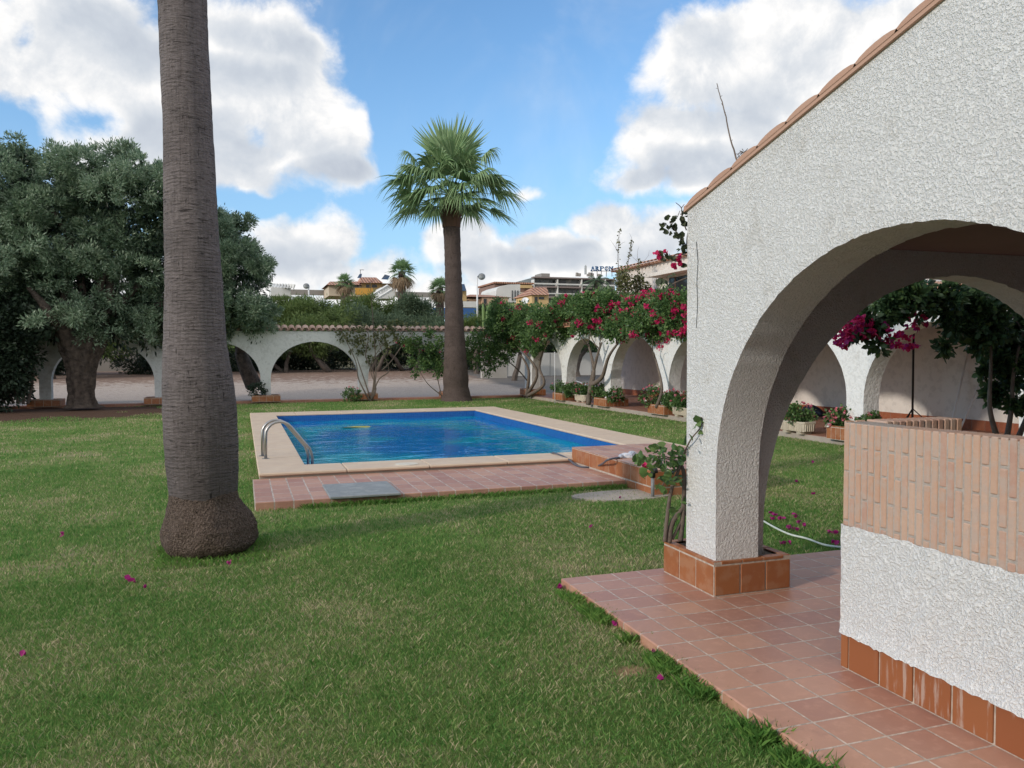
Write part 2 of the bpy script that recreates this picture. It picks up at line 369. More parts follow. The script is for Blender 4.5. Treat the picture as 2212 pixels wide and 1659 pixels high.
def palmbark(name, c1, c2, rings=26, fib=1):
    m, t, b, o = newmat(name); P = objco(t)
    s = t.node('ShaderNodeSeparateXYZ'); t.l.new(P, s.inputs[0])
    wob = t.noise(P, 3.0, 4, .6)
    zz = t.math('MULTIPLY_ADD', wob, .09, s.outputs[2])
    w = t.math('SINE', t.math('MULTIPLY', zz, 2*PI*rings))
    w2 = t.math('SINE', t.math('MULTIPLY', zz, 2*PI*rings*.37))
    fine = t.noise(t.vmath('MULTIPLY', P, (18, 18, 70)), 1, 5, .65)
    vert = t.noise(t.vmath('MULTIPLY', P, (60, 60, 3.5)), 1, 4, .6)
    crack = t.smooth(t.noise(t.vmath('MULTIPLY', P, (8, 8, 55)), 1, 4, .7), .60, .72)
    vcr = t.smooth(t.noise(t.vmath('MULTIPLY', P, (45, 45, 9)), 1, 3, .6), .64, .75)
    w = t.math('MULTIPLY', w, t.smooth(t.noise(P, 2.5, 3, .6), .40, .62))
    h = t.math('ADD', t.math('MULTIPLY', w, .16), t.math('MULTIPLY_ADD', fine, 1.5, t.math('MULTIPLY', vert, .8)))
    h = t.math('ADD', h, t.math('MULTIPLY', w2, .10)); h = t.math('SUBTRACT', h, t.math('ADD', crack, vcr))
    f = t.math('ADD', t.math('MULTIPLY', fine, .45), t.math('ADD', t.math('MULTIPLY', vert, .35), t.math('MULTIPLY', t.noise(P, 1.2, 4, .6), .35)))
    c = t.ramp(f, [(.35, c2), (.62, c1), (.8, tuple(min(1, x*1.35) for x in c1))])
    c = t.mix(t.math('MULTIPLY', t.smooth(t.math('ADD', s.outputs[2], t.math('MULTIPLY', t.noise(P, 3, 4, .6), 1.6)), 2.2, 1.2), .5), c, tuple(x*.42 for x in c1)) if name == 'palm_bark' else c
    c = t.mix(t.math('MULTIPLY', t.smooth(t.noise(P, 2.3, 6, .7), .48, .66), .55), c, tuple(x*.55 for x in c1))
    c = t.mix(t.math('MULTIPLY', t.math('MAXIMUM', crack, vcr), .75), c, tuple(x*.25 for x in c2))
    t.l.new(c, b.inputs['Base Color']); b.inputs['Roughness'].default_value = .95; b.inputs['Specular IOR Level'].default_value = .2
    bump(t, b, h, .9, .018)
    return m
PALMB = palmbark('palm_bark', (.195, .168, .168), (.088, .073, .074), 34)
PALMB2 = palmbark('palm_bark_far', (.115, .088, .08), (.06, .045, .04), 9)
def fibre():
    m, t, b, o = newmat('root_fibre'); P = objco(t)
    n = t.noise(t.vmath('MULTIPLY', P, (70, 70, 45)), 1, 4, .7); v = t.node('ShaderNodeTexVoronoi'); t.l.new(P, v.inputs['Vector']); v.inputs['Scale'].default_value = 75
    c = t.ramp(n, [(.3, (.05, .038, .032)), (.52, (.16, .12, .10)), (.75, (.32, .255, .215))])
    t.l.new(c, b.inputs['Base Color']); b.inputs['Roughness'].default_value = 1; b.inputs['Specular IOR Level'].default_value = .1
    bump(t, b, t.math('ADD', n, t.math('MULTIPLY', v.outputs['Distance'], .8)), 1, .03)
    return m
FIBRE = fibre()

def leafm(name, stops, rough=.45, trans=.25, spec=.4, patch=None): return islandmat(name, stops, rough, 1.2, .35, None, trans=trans, spec=spec, patch=patch)
OLIVE = leafm('olive_leaves', [(0, (.055, .105, .06)), (.35, (.14, .22, .135)), (.7, (.29, .38, .26)), (1, (.48, .55, .44))], .55, .25)
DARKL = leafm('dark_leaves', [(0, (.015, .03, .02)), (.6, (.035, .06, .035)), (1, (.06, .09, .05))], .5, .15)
BOUGL = leafm('bougainvillea_leaves', [(0, (.035, .085, .03)), (.4, (.085, .17, .055)), (.8, (.17, .27, .09)), (1, (.32, .34, .13))], .45, .35)
NEARL = leafm('near_bougainvillea_leaves', [(0, (.06, .12, .04)), (.5, (.11, .20, .06)), (1, (.19, .28, .09))], .38, .35)
DRYL = leafm('sparse_leaves', [(0, (.06, .09, .03)), (.5, (.14, .16, .07)), (1, (.28, .27, .13))], .5, .3)
PINK = leafm('bougainvillea_bracts', [(0, (.50, .012, .10)), (.5, (.70, .03, .17)), (1, (.58, .04, .12))], .6, .35)
PURP = leafm('purple_bracts', [(0, (.30, .01, .14)), (1, (.50, .03, .26))], .6, .35)
ROSE = leafm('geranium_flowers', [(0, (.55, .04, .06)), (.5, (.70, .18, .24)), (1, (.75, .35, .42))], .6, .3)
PALMF = leafm('palm_fronds', [(0, (.10, .18, .085)), (.5, (.21, .33, .15)), (.85, (.34, .45, .24)), (1, (.32, .33, .18))], .42, .25)
DEADF = leafm('dead_fronds', [(0, (.16, .10, .055)), (.5, (.27, .19, .12)), (1, (.36, .28, .19))], .9, .15)
TAMA = leafm('tamarisk_leaves', [(0, (.06, .10, .03)), (.5, (.12, .18, .05)), (1, (.21, .27, .09))], .6, .3)
TAMB = leafm('blue_green_leaves', [(0, (.05, .09, .05)), (.5, (.10, .15, .085)), (1, (.16, .21, .12))], .6, .3)
CACT = leafm('bright_stems', [(0, (.08, .14, .04)), (.5, (.15, .24, .07)), (1, (.24, .33, .12))], .5, .2)
# ------------------------------------------------------------------ foliage
def leaves(c, d, L, Wd, shape='quad', fold=.15):
    """c centres (N,3), d long axes (N,3); returns verts, faces"""
    N = len(c); d = d/np.linalg.norm(d, axis=1, keepdims=True)
    r = rng.normal(size=(N, 3)); s = np.cross(d, r); s /= np.linalg.norm(s, axis=1, keepdims=True)+1e-9; n = np.cross(d, s)
    L = (L*(.65+.7*rng.random(N)))[:, None] if np.isscalar(L) else L[:, None]
    w = L*Wd
    if shape == 'quad':
        V = np.stack([c-d*L*.5, c+s*w*.5+n*w*fold, c+d*L*.5, c-s*w*.5+n*w*fold], 1).reshape(-1, 3)
        Fc = np.arange(4*N).reshape(N, 4)
        return V, Fc
    # ovate: two half blades folded on the midrib, 4 verts each side
    pts = [(-.5, 0), (-.25, .42), (.12, .40), (.5, 0)]
    V = []
    for a, b in pts: V.append(c+d*L*a+s*w*b+n*w*abs(b)*fold*2)
    for a, b in pts[1:3]: V.append(c+d*L*a-s*w*b+n*w*abs(b)*fold*2)
    V = np.stack(V, 1).reshape(-1, 3); k = (np.arange(N)*6)[:, None]
    Fc = np.concatenate([k+np.array([[0, 1, 2, 3]]), k+np.array([[0, 3, 5, 4]])])
    return V, Fc
def unit(n): v = rng.normal(size=(n, 3)); return v/np.linalg.norm(v, axis=1, keepdims=True)
def crown_pts(blobs, nsub, per, subr, shell=.55, droop=.1, flat=1.):
    """blobs: (x,y,z,rx,ry,rz). sprays of leaves radiating from sub-clumps on and inside the blobs"""
    B = np.array(blobs, float); vol = B[:, 3]*B[:, 5]+.01; pick = rng.choice(len(B), nsub, p=vol/vol.sum())
    u = unit(nsub); r = shell+(1-shell)*rng.random(nsub)**.6
    cs = B[pick, :3]+u*B[pick, 3:6]*r[:, None]
    sr = subr*(.6+.8*rng.random(nsub))
    idx = np.repeat(np.arange(nsub), per); v = unit(len(idx)); rr = rng.random(len(idx))**.5
    c = cs[idx]+v*(sr[idx]*rr)[:, None]*np.array([1, 1, flat])
    d = v+u[idx]*.7+rng.normal(size=v.shape)*.35; d[:, 2] -= droop
    return c, d
def foliage(name, blobs, nsub, per, subr, L, Wd, m, parent, shape='quad', **k):
    c, d = crown_pts(blobs, nsub, per, subr, **k); V, Fc = leaves(c, d, L, Wd, shape)
    return npmesh(name, V, Fc, m, parent)
def subblobs(B, n, k=.42):
    out = []
    for b in B:
        for d in unit(n):
            if d[1] > .6 or d[2] < -.75: continue
            q = k*random.uniform(.7, 1.25); out.append((b[0]+d[0]*b[3]*.8, b[1]+d[1]*b[4]*.8, b[2]+d[2]*b[5]*.8, b[3]*q*1.15, b[4]*q, b[5]*q*.85))
    return out
def pxblobs(lst, v, jit=0., ry=1.):
    out = []
    for x, y, r in lst:
        p = atv(x, y, v+random.uniform(-jit, jit)); q = pxsize(r, p); out.append((p.x, p.y, p.z, q, q*ry, q))
    return out
def pxblobs_u(lst, u, vmax, jit=0., ru=.6):
    out = []
    for x, y, r in lst:
        p = atu(x, y, u+random.uniform(-jit, jit))
        if p.y > vmax: p = atv(x, y, vmax)
        q = pxsize(r, p); out.append((p.x, p.y, p.z, q*ru, q*1.5, q))
    return out
def branch(mb, a, b, r0, r1, bend=.15, n=5, sides=6, mi=0):
    a, b = Vector(a), Vector(b); L = (b-a).length; off = Vector((random.uniform(-1, 1), random.uniform(-1, 1), random.uniform(-.5, .8)))*L*bend
    pts = []; rr = []
    for i in range(n):
        t = i/(n-1); pts.append(a.lerp(b, t)+off*math.sin(t*PI)+Vector((random.uniform(-1, 1), random.uniform(-1, 1), random.uniform(-1, 1)))*L*.02*(0 < i < n-1)); rr.append(r0+(r1-r0)*t)
    mb.tube(pts, rr, sides, mi); return pts[-1]

# ------------------------------------------------------------------ ground
def yard_z(u, v):
    if v < 28.95: return -.02
    a = min(max((v-28.95)/22, 0), 1); z = -.02+.72*a*a*(3-2*a)
    b = min(max((v-52)/90, 0), 1); return z+5.5*b*b*(3-2*b)
def grassmat(name, c):
    m, t, b, o = newmat(name); P = worldpos(t)
    n = t.noise(P, .55, 5, .6); n2 = t.noise(P, 3.2, 5, .65); n3 = t.noise(P, 60, 3, .7)
    f = t.math('ADD', t.math('MULTIPLY', n, .62), t.math('MULTIPLY', n2, .38))
    col = t.ramp(f, c)
    col = t.mix(t.math('MULTIPLY', t.smooth(n3, .35, .7), .5), col, t.mix(.6, col, (.02, .025, .012)))
    return m, t, b, o, col, P, n3
GR = [(.36, (.095, .18, .042)), (.46, (.145, .235, .058)), (.56, (.245, .27, .11)), (.67, (.39, .33, .21))]
m, t, b, o, col, P, n3 = grassmat('lawn_ground', GR)
s_ = t.node('ShaderNodeSeparateXYZ'); t.l.new(P, s_.inputs[0])
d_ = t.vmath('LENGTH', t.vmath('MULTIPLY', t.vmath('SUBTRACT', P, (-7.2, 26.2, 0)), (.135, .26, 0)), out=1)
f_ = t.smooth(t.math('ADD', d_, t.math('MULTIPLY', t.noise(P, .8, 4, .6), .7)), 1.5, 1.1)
sd_ = t.vmath('LENGTH', t.vmath('MULTIPLY', t.vmath('SUBTRACT', P, tuple(at(1362, 1450, -.06))), (9, 13, 0)), out=1)
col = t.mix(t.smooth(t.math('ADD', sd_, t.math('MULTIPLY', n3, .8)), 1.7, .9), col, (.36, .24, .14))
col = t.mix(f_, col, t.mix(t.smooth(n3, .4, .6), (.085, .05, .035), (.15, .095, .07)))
t.l.new(col, b.inputs['Base Color']); b.inputs['Roughness'].default_value = 1; b.inputs['Specular IOR Level'].default_value = .1
bump(t, b, t.math('ADD', n3, t.math('MULTIPLY', t.noise(P, 18, 3, .6), .8)), .8, .03)
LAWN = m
# lawn with a rectangular opening for the pool
PU0, PU1, PV0, PV1 = .18, 6.82, 10.46, 21.6
mb = MB(); Z = -.06
mb.quad((-40, -10, Z), (11.0, -10, Z), (11.0, PV0+.1, Z), (-40, PV0+.1, Z)); mb.quad((-40, PV0+.1, Z), (PU0+.1, PV0+.1, Z), (PU0+.1, PV1-.1, Z), (-40, PV1-.1, Z))
mb.quad((PU1-.1, PV0+.1, Z), (11.0, PV0+.1, Z), (11.0, PV1-.1, Z), (PU1-.1, PV1-.1, Z)); mb.quad((-40, PV1-.1, Z), (11.0, PV1-.1, Z), (11.0, 28.6, Z), (-40, 28.6, Z))
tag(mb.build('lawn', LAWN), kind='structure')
# blades
SPOT = at(1362, 1450, -.06)
def blades(name, n, box, h, w, m, seed, dens=None):
    g = np.random.default_rng(seed)
    x = g.uniform(box[0], box[1], n); y = g.uniform(box[2], box[3], n)
    ok = np.ones(n, bool)
    if dens: ok &= np.sin(x*5.1+y*6.3)+np.sin(y*15.7+x*9+1)+.5*np.sin(y*41) > dens
    for (a, b_, c, d) in EXCL: ok &= ~((x > a) & (x < b_) & (y > c) & (y < d))
    X = x*math.cos(YAW)-y*math.sin(YAW); Y = x*math.sin(YAW)+y*math.cos(YAW)
    ok &= ((x+7.2)*.135)**2+((y-26.2)*.26)**2 + .35*np.sin(x*2.3)*np.sin(y*1.9) > .62
    ok &= ((x-SPOT.x)/.12)**2+((y-SPOT.y)/.08)**2 + 1.2*g.random(len(x)) > 1.1
    ok &= (Y > .8) & (np.abs(X) < .80*Y+.8)
    x, y = x[ok], y[ok]; n = len(x)
    H = h*(.45+.8*g.random(n)); a = g.random(n)*2*PI; ww = w*(.7+.6*g.random(n)); la = g.random(n)*2*PI; lean = H*g.random(n)**.7*1.0
    V = np.empty((n, 4, 3)); dx, dy = np.cos(a)*ww/2, np.sin(a)*ww/2; ex, ey = np.cos(la)*lean, np.sin(la)*lean
    V[:, 0] = np.stack([x-dx, y-dy, np.full(n, Z)], 1); V[:, 1] = np.stack([x+dx, y+dy, np.full(n, Z)], 1)
    V[:, 2] = np.stack([x+dx*.6+ex*.45, y+dy*.6+ey*.45, Z+H*.62], 1); V[:, 3] = np.stack([x+ex, y+ey, Z+H*.95], 1)
    Fc = np.stack([np.arange(n)*4, np.arange(n)*4+1, np.arange(n)*4+2, np.arange(n)*4+3], 1)
    o = npmesh(name, V.reshape(-1, 3), Fc, m); return tag(o, kind='stuff')
def blademat(name, stops):
    m, t, b, o = newmat(name); P = worldpos(t); rnd = t.node('ShaderNodeNewGeometry').outputs['Random Per Island']
    n = t.noise(P, .55, 5, .6); n2 = t.noise(P, 5, 5, .7)
    sp_ = t.node('ShaderNodeSeparateXYZ'); t.l.new(P, sp_.inputs[0]); fr_ = t.math('MULTIPLY', t.smooth(sp_.outputs[1], 3, 9), -.045)
    f = t.math('ADD', fr_, t.math('ADD', t.math('MULTIPLY', n, .6), t.math('MULTIPLY', n2, .4))); f = t.math('ADD', f, t.math('MULTIPLY', t.math('SUBTRACT', rnd, .5), .38))
    c = t.ramp(f, stops); t.l.new(c, b.inputs['Base Color']); b.inputs['Roughness'].default_value = .65; b.inputs['Specular IOR Level'].default_value = .2
    tr = t.node('ShaderNodeBsdfTranslucent'); t.l.new(c, tr.inputs[0]); mx = t.node('ShaderNodeMixShader'); mx.inputs[0].default_value = .4
    t.l.new(b.outputs[0], mx.inputs[1]); t.l.new(tr.outputs[0], mx.inputs[2]); t.l.new(mx.outputs[0], o.inputs[0]); return m
BLADE = blademat('grass_blades', [(.32, (.11, .26, .06)), (.46, (.195, .345, .088)), (.56, (.335, .39, .155)), (.68, (.62, .52, .34))])
TALLB = blademat('tall_grass_blades', [(.3, (.10, .24, .05)), (.6, (.20, .35, .08)), (.8, (.33, .40, .13))])
EXCL = [(2.13, 20, -20, 5.19), (.10, 4.6, 8.8, 10.6), (PU0-.0, PU1, PV0, PV1), (4.47, 6.02, 8.05, 10.2), (10.1, 30, -10, 40), (-.62, .12, 6.75, 7.45), (2.88, 3.53, 4.4, 5.15)]
tag(blades('grass', 300000, (-4.2, 2.16, .8, 6.5), .030, .0042, BLADE, 1))
tag(blades('grass', 60000, (2.16, 8, 5.19, 8), .032, .006, BLADE, 9))
tag(blades('grass', 250000, (-9, 10.1, 6.5, 13), .034, .008, BLADE, 2), )
tag(blades('grass', 110000, (-16, 10.1, 13, 28.4), .04, .018, BLADE, 3))
EX0 = EXCL; EXCL = [(.12, 4.6, 8.82, 10.6)]
tag(blades('grass', 15000, (2.02, 2.17, .3, 5.2), .06, .005, TALLB, 4, .1)); tag(blades('grass', 2500, (2.0, 2.17, .3, 3.2), .095, .006, TALLB, 14, .8)); tag(blades('grass', 500, (2.1, 2.9, 5.18, 5.24), .035, .006, TALLB, 5))
tag(blades('grass', 3600, (.6, 4.6, 8.72, 8.83), .06, .007, TALLB, 6)); tag(blades('grass', 2500, (-.7, .2, 6.6, 7.5), .05, .006, TALLB, 8))

# terrain beyond the garden
def gravel():
    m, t, b, o = newmat('gravel'); P = worldpos(t); s = t.node('ShaderNodeSeparateXYZ'); t.l.new(P, s.inputs[0])
    n = t.noise(P, .5, 5, .6); n2 = t.noise(P, 22, 4, .75); n3 = t.noise(P, 2.6, 5, .7)
    c = t.ramp(n2, [(.3, (.29, .235, .20)), (.55, (.48, .405, .35)), (.8, (.66, .58, .51))])
    c = t.mix(t.math('MULTIPLY', t.smooth(t.noise(P, 5, 6, .75), .45, .7), .5), c, (.26, .20, .17))
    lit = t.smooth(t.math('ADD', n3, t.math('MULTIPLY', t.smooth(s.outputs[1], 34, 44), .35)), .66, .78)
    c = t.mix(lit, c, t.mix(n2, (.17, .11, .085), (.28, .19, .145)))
    asp = t.smooth(t.math('ADD', s.outputs[0], t.math('MULTIPLY', n, 1.5)), 12.2, 12.9)
    c = t.mix(asp, c, t.mix(n2, (.13, .12, .115), (.19, .175, .165)))
    far = t.smooth(s.outputs[1], 49, 53); c = t.mix(far, c, t.mix(n, (.10, .11, .04), (.17, .13, .08)))
    t.l.new(c, b.inputs['Base Color']); b.inputs['Roughness'].default_value = 1; bump(t, b, n2, .8, .03); return m
GRAV = gravel()
us = np.concatenate([[-600, -200, -90], np.arange(-60, 62, 3.), [90, 200, 600]]); vs_ = np.concatenate([[28.9], np.arange(29.5, 54, 1.5), np.arange(56, 150, 4), [170, 250, 600, 1500]])
V = [(u*(1 if v < 170 else 1+(v-170)/500), v, yard_z(u, v)) for v in vs_ for u in us]; n = len(us)
Fc = [(j*n+i, j*n+i+1, (j+1)*n+i+1, (j+1)*n+i) for j in range(len(vs_)-1) for i in range(n-1)]
tag(npmesh('gravel_yard', V, Fc, GRAV, smooth=True), kind='structure')
mb = MB(); mb.box(-500, 500, -500, -9.9, -.4, -.1).box(-500, -39.9, -10, 30, -.4, -.1).box(11, 500, -10, 30, -.4, -.1)
tag(mb.build('ground', simple('far_ground', (.12, .13, .06), (.17, .14, .09), .6, 1)), kind='structure')

# far kerb with gravel side strip, path under the cloister
mb = MB(); mb.box(-40, 10.15, 28.42, 28.95, -.3, .03, b=.01)
tag(mb.build('kerb', PATHT), kind='structure')
mb = MB(); mb.box(10.15, 13.8, -6, 28.95, -.3, .05, b=.008)
tag(mb.build('path', PATHT), kind='structure')
mb = MB(); mb.box(10.12, 10.17, -6, 28.0, -.3, .045, b=.006)
tag(mb.build('path_edging', CONC), kind='structure')
# road line
mb = MB(); a = at(*((1050+1050/3.403)*.8848, (600+1112/3.403)*.8848), .10); q = at((1050+1390/3.403)*.8848, (600+1192/3.403)*.8848, .0)
d = (q-a); nn = Vector((-d.y, d.x, 0)).normalized()*.05
def gz(p): return Vector((p.x, p.y, yard_z(p.x, p.y)+.012))
K = [a.lerp(q, i/12) for i in range(13)]
for i in range(12): mb.quad(gz(K[i]-nn), gz(K[i+1]-nn), gz(K[i+1]+nn), gz(K[i]+nn))
tag(mb.build('road_marking', WHITEM), kind='structure')

# ------------------------------------------------------------------ terrace
mb = MB(); mb.box(2.13, 9.0, -8, 5.18, -.3, 0, b=.006)
tag(mb.build('terrace', FLOORT), kind='structure')

# ------------------------------------------------------------------ arches
def arch_wall(name, mat_, axis, s0, s1, t0, t1, top, arches, zb, parent, rough=.0, step=.12, seg=22, vseg=1):
    """wall running along s ('u' or 'v'), thickness t0..t1, arches (centre, half width, spring z, rise)"""
    xs = {round(s0, 4), round(s1, 4)}
    k = s0
    while k < s1: xs.add(round(k, 4)); k += step
    A = []
    for c, a, z0, b_ in arches:
        for i in range(seg+1): xs.add(round(c-a*math.cos(PI*i/seg), 4))
        A.append((c-a, c+a))
    xs = sorted(x for x in xs if s0-1e-6 <= x <= s1+1e-6)
    # drop regular samples too near arch samples
    keep = [xs[0]]
    for x in xs[1:]:
        if x-keep[-1] > 1e-3: keep.append(x)
    xs = keep
    def low(s, side):
        for c, a, z0, b_ in arches:
            if c-a-1e-4 <= s <= c+a+1e-4:
                if abs(abs(s-c)-a) < 2e-4: return z0
                return z0+b_*math.sqrt(max(0, 1-((s-c)/a)**2))
        return zb
    def inside(m_):
        return any(l < m_ < r_ for l, r_ in A)
    mb = MB()
    def P(s, t, z): return (s, t, z) if axis == 'u' else (t, s, z)
    jit = {}
    def J(s, k):
        if rough == 0 or any(abs(abs(s-c)-a) < 2e-3 for c, a, _, _ in arches): return 0
        if (s, k) not in jit: jit[s, k] = random.gauss(0, rough)
        return jit[s, k]
    for i in range(len(xs)-1):
        a, b_ = xs[i], xs[i+1]; ins = inside((a+b_)/2)
        za, zb_ = (low(a, 1), low(b_, -1)) if ins else (zb, zb)
        za1 = za+(J(a, 0) if ins else 0); zb1 = zb_+(J(b_, 0) if ins else 0); za2 = za+(J(a, 1) if ins else 0); zb2 = zb_+(J(b_, 1) if ins else 0)
        ta, tb = top(a), top(b_)
        mb.add([P(a, t0, za1), P(b_, t0, zb1), P(b_, t0, tb), P(a, t0, ta), P(a, t1, za2), P(b_, t1, zb2), P(b_, t1, tb), P(a, t1, ta)],
               [(0, 1, 2, 3), (5, 4, 7, 6), (3, 2, 6, 7), (1, 0, 4, 5)])
    for s in (s0, s1): mb.quad(P(s, t0, zb), P(s, t1, zb), P(s, t1, top(s)), P(s, t0, top(s)))
    for c, a, z0, b_ in arches:
        for s in (c-a, c+a):
            if s0 < s < s1:
                n = 8; zs = [zb+(z0-zb)*i/n for i in range(n+1)]
                for i in range(n): mb.quad(P(s, t0, zs[i]), P(s, t1, zs[i]), P(s, t1, zs[i+1]), P(s, t0, zs[i+1]))
    import bmesh
    me_o = mb.build(name, mat_, parent, fix=False)
    bm = bmesh.new(); bm.from_mesh(me_o.data); bmesh.ops.remove_doubles(bm, verts=bm.verts, dist=.0004); bmesh.ops.recalc_face_normals(bm, faces=bm.faces); bm.to_mesh(me_o.data); bm.free()
    me_o.data.polygons.foreach_set('use_smooth', [True]*len(me_o.data.polygons)); me_o.data.set_sharp_from_angle(angle=R(38))
    return me_o

# porch (near building)
porch = empty('porch', (2.93, 4.45, 0), 'white stucco porch with round arches and a terracotta tile verge, close on the right', 'porch')
topA = lambda s: 2.60+.265*(4.82-s) if s > 0 else 3.87
arch_wall('wall', STUCCO, 'v', -1.5, 4.82, 2.93, 3.26, topA, [(2.955, 1.5, .80, 1.40)], .0, porch, rough=.0022, step=.06, seg=48)
arch_wall('side_wall', STUCCO, 'u', 3.262, 7.4, 4.55, 4.82, lambda s: 2.52, [(5.12, 1.75, .40, 1.77)], .0, porch, rough=.003, step=.08, seg=36)
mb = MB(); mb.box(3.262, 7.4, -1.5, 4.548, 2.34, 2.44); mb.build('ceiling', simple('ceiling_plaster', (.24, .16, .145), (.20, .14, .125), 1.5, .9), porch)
mb = MB(); mb.box(7.1, 7.4, -1.5, 4.548, 0, 2.338); mb.build('back_wall', STUCCO, porch)
mb = MB(); mb.box(3.262, 7.098, -1.5, -1.2, 0, 2.338); mb.build('end_wall', STUCCO, porch)
mb = MB(); mb.box(-7, 9.8, -9, -3.2, -.1, 5.2); mb.build('unseen_shade_block', HOUSEW, porch)  # unseen house block behind the camera, added to darken the arch undersides
mb = MB(); nt = 26                                     # barrel tiles with their ends out over the wall
for i in range(nt):
    c = 4.80-.13-.262*i; zc = topA(c)-.012; segs = 8; rr = .142
    L0, L1 = 2.912, 7.5
    ring = [(math.cos(PI*k/segs)*rr, math.sin(PI*k/segs)*rr*.24) for k in range(segs+1)]
    ri = [(a*.84, b_*.80) for a, b_ in ring]
    sl_ = .265; u_ = L0; first = True
    while u_ < L1:
        u2 = min(u_+.42, L1+.02); dz = .012
        vs = []
        for uu, zz in ((u_, dz), (u2, 0)):
            for a, b_ in ring: vs.append((uu, c+a, zc+b_-a*sl_+zz))
            for a, b_ in ri: vs.append((uu, c+a, zc+b_-a*sl_+zz))
        n = segs+1; fs = []
        for k in range(segs):
            fs += [(k, k+1, 2*n+k+1, 2*n+k), (n+k, 3*n+k, 3*n+k+1, n+k+1), (k, n+k, n+k+1, k+1), (2*n+k, 2*n+k+1, 3*n+k+1, 3*n+k)]
        fs += [(0, 2*n, 3*n, n), (segs, n+segs, 3*n+segs, 2*n+segs)]
        mb.add(vs, fs)
        if u_ == L0: mb.add([(L0-.004, y, z+.001) for x, y, z in vs[:segs+1]], [tuple(range(segs+1))])
        u_ += .40
mb.build('roof_tiles', VERGE, porch, smooth=False)
mb = MB(); mb.add([(2.911, 4.84, topA(4.84)-.02), (2.911, .2, topA(.2)-.02), (3.3, .2, topA(.2)-.02), (3.3, 4.84, topA(4.84)-.02), (2.911, 4.84, topA(4.84)+.018), (2.911, .2, topA(.2)+.018), (3.3, .2, topA(.2)+.018), (3.3, 4.84, topA(4.84)+.018)], [(0, 1, 2, 3), (7, 6, 5, 4), (0, 4, 5, 1), (1, 5, 6, 2), (2, 6, 7, 3), (3, 7, 4, 0)]); mb.build('verge_mortar', VERGE, porch)
# hairline crack down the corner
mb = MB()
for x0, pts in ((0, [(1700, 590), (1704, 640), (1701, 690), (1703, 740), (1700, 800)]),):
    pp = [atu((p[0])*.8848, p[1]*.8848, 2.926) for p in pts]; mb.tube(pp, .0018, 4)
mb.build('crack', simple('crack_line', (.05, .045, .04), None), porch)

# near planter round the pier foot
def tile_face(mb, axis, fixed, out, a0, a1, z0, z1, w, h, gap=.012, proud=.006):
    na = max(1, round((a1-a0)/w)); nz = max(1, round((z1-z0)/h)); da, dz = (a1-a0)/na, (z1-z0)/nz
    for i in range(na):
        for j in range(nz):
            A0, A1 = a0+i*da+gap/2, a0+(i+1)*da-gap/2; Z0, Z1 = z0+j*dz+gap/2, z0+(j+1)*dz-gap/2
            f0, f1 = (fixed-proud, fixed+.004) if out < 0 else (fixed-.004, fixed+proud)
            e = random.uniform(-.0015, .0015)
            if axis == 'v': mb.box(f0+e, f1+e, A0, A1, Z0, Z1, 1, .003)
            else: mb.box(A0, A1, f0+e, f1+e, Z0, Z1, 1, .003)
def planter(name, loc, u0, u1, v0, v1, z0, z1, label, group, w=.2, mats=None, wall=.055, cap=True):
    p = empty(name, ((u0+u1)/2, (v0+v1)/2, z0), label, 'planter', group); mb = MB()
    t_ = .006
    a0, a1, b0, b1 = u0+t_, u1-t_, v0+t_, v1-t_
    mb.box(a0, a1, b0, b0+wall, z0, z1, 0).box(a0, a1, b1-wall, b1, z0, z1, 0).box(a0, a0+wall, b0+wall, b1-wall, z0, z1-.0005, 0).box(a1-wall, a1, b0+wall, b1-wall, z0, z1-.0005, 0)
    h = z1-z0
    tile_face(mb, 'v', a0, -1, b0, b1, z0+.004, z1-.022, w, h); tile_face(mb, 'v', a1, 1, b0, b1, z0+.004, z1-.022, w, h)
    tile_face(mb, 'u', b0, -1, a0, a1, z0+.004, z1-.022, w, h); tile_face(mb, 'u', b1, 1, a0, a1, z0+.004, z1-.022, w, h)
    if cap:
        e = .004; n = max(2, round((b1-b0)/w)); 
        for i in range(n):
            q0, q1 = b0+(b1-b0)*i/n+.003, b0+(b1-b0)*(i+1)/n-.003
            mb.box(a0-e, a0+wall, q0, q1, z1-.016, z1+.004, 1, .003); mb.box(a1-wall, a1+e, q0, q1, z1-.016, z1+.004, 1, .003)
        n = max(2, round((a1-a0)/w))
        for i in range(n):
            q0, q1 = a0+wall+(a1-a0-2*wall)*i/n+.003, a0+wall+(a1-a0-2*wall)*(i+1)/n-.003
            mb.box(q0, q1, b0-e, b0+wall, z1-.016, z1+.0035, 1, .003); mb.box(q0, q1, b1-wall, b1+e, z1-.016, z1+.0035, 1, .003)
    mb.build('tiled_box', mats or [GROUT, GLAZED], p)
    s = MB(); s.box(a0+wall-.001, a1-wall+.001, b0+wall-.001, b1-wall+.001, z0+.02, z1-.05); s.build('soil', SOIL, p)
    return p
pl0 = planter('planter', None, 2.90, 3.51, 4.43, 5.09, 0, .228, 'terracotta tiled square planter box round the foot of the near white pier', 'tiled planters round the arcade piers', .204)

# parapet
par = empty('parapet', (2.87, 1.8, 0), 'low curved-ended parapet of thin upright bricks over white stucco on a tiled base', 'parapet wall')
V1, V0 = 3.23, -3.0
mb = MB(); mb.box(2.875, 3.01, V0, V1-.012, .19, .722); mb.box(3.01, 3.50, 3.10, V1-.012, .19, .722)
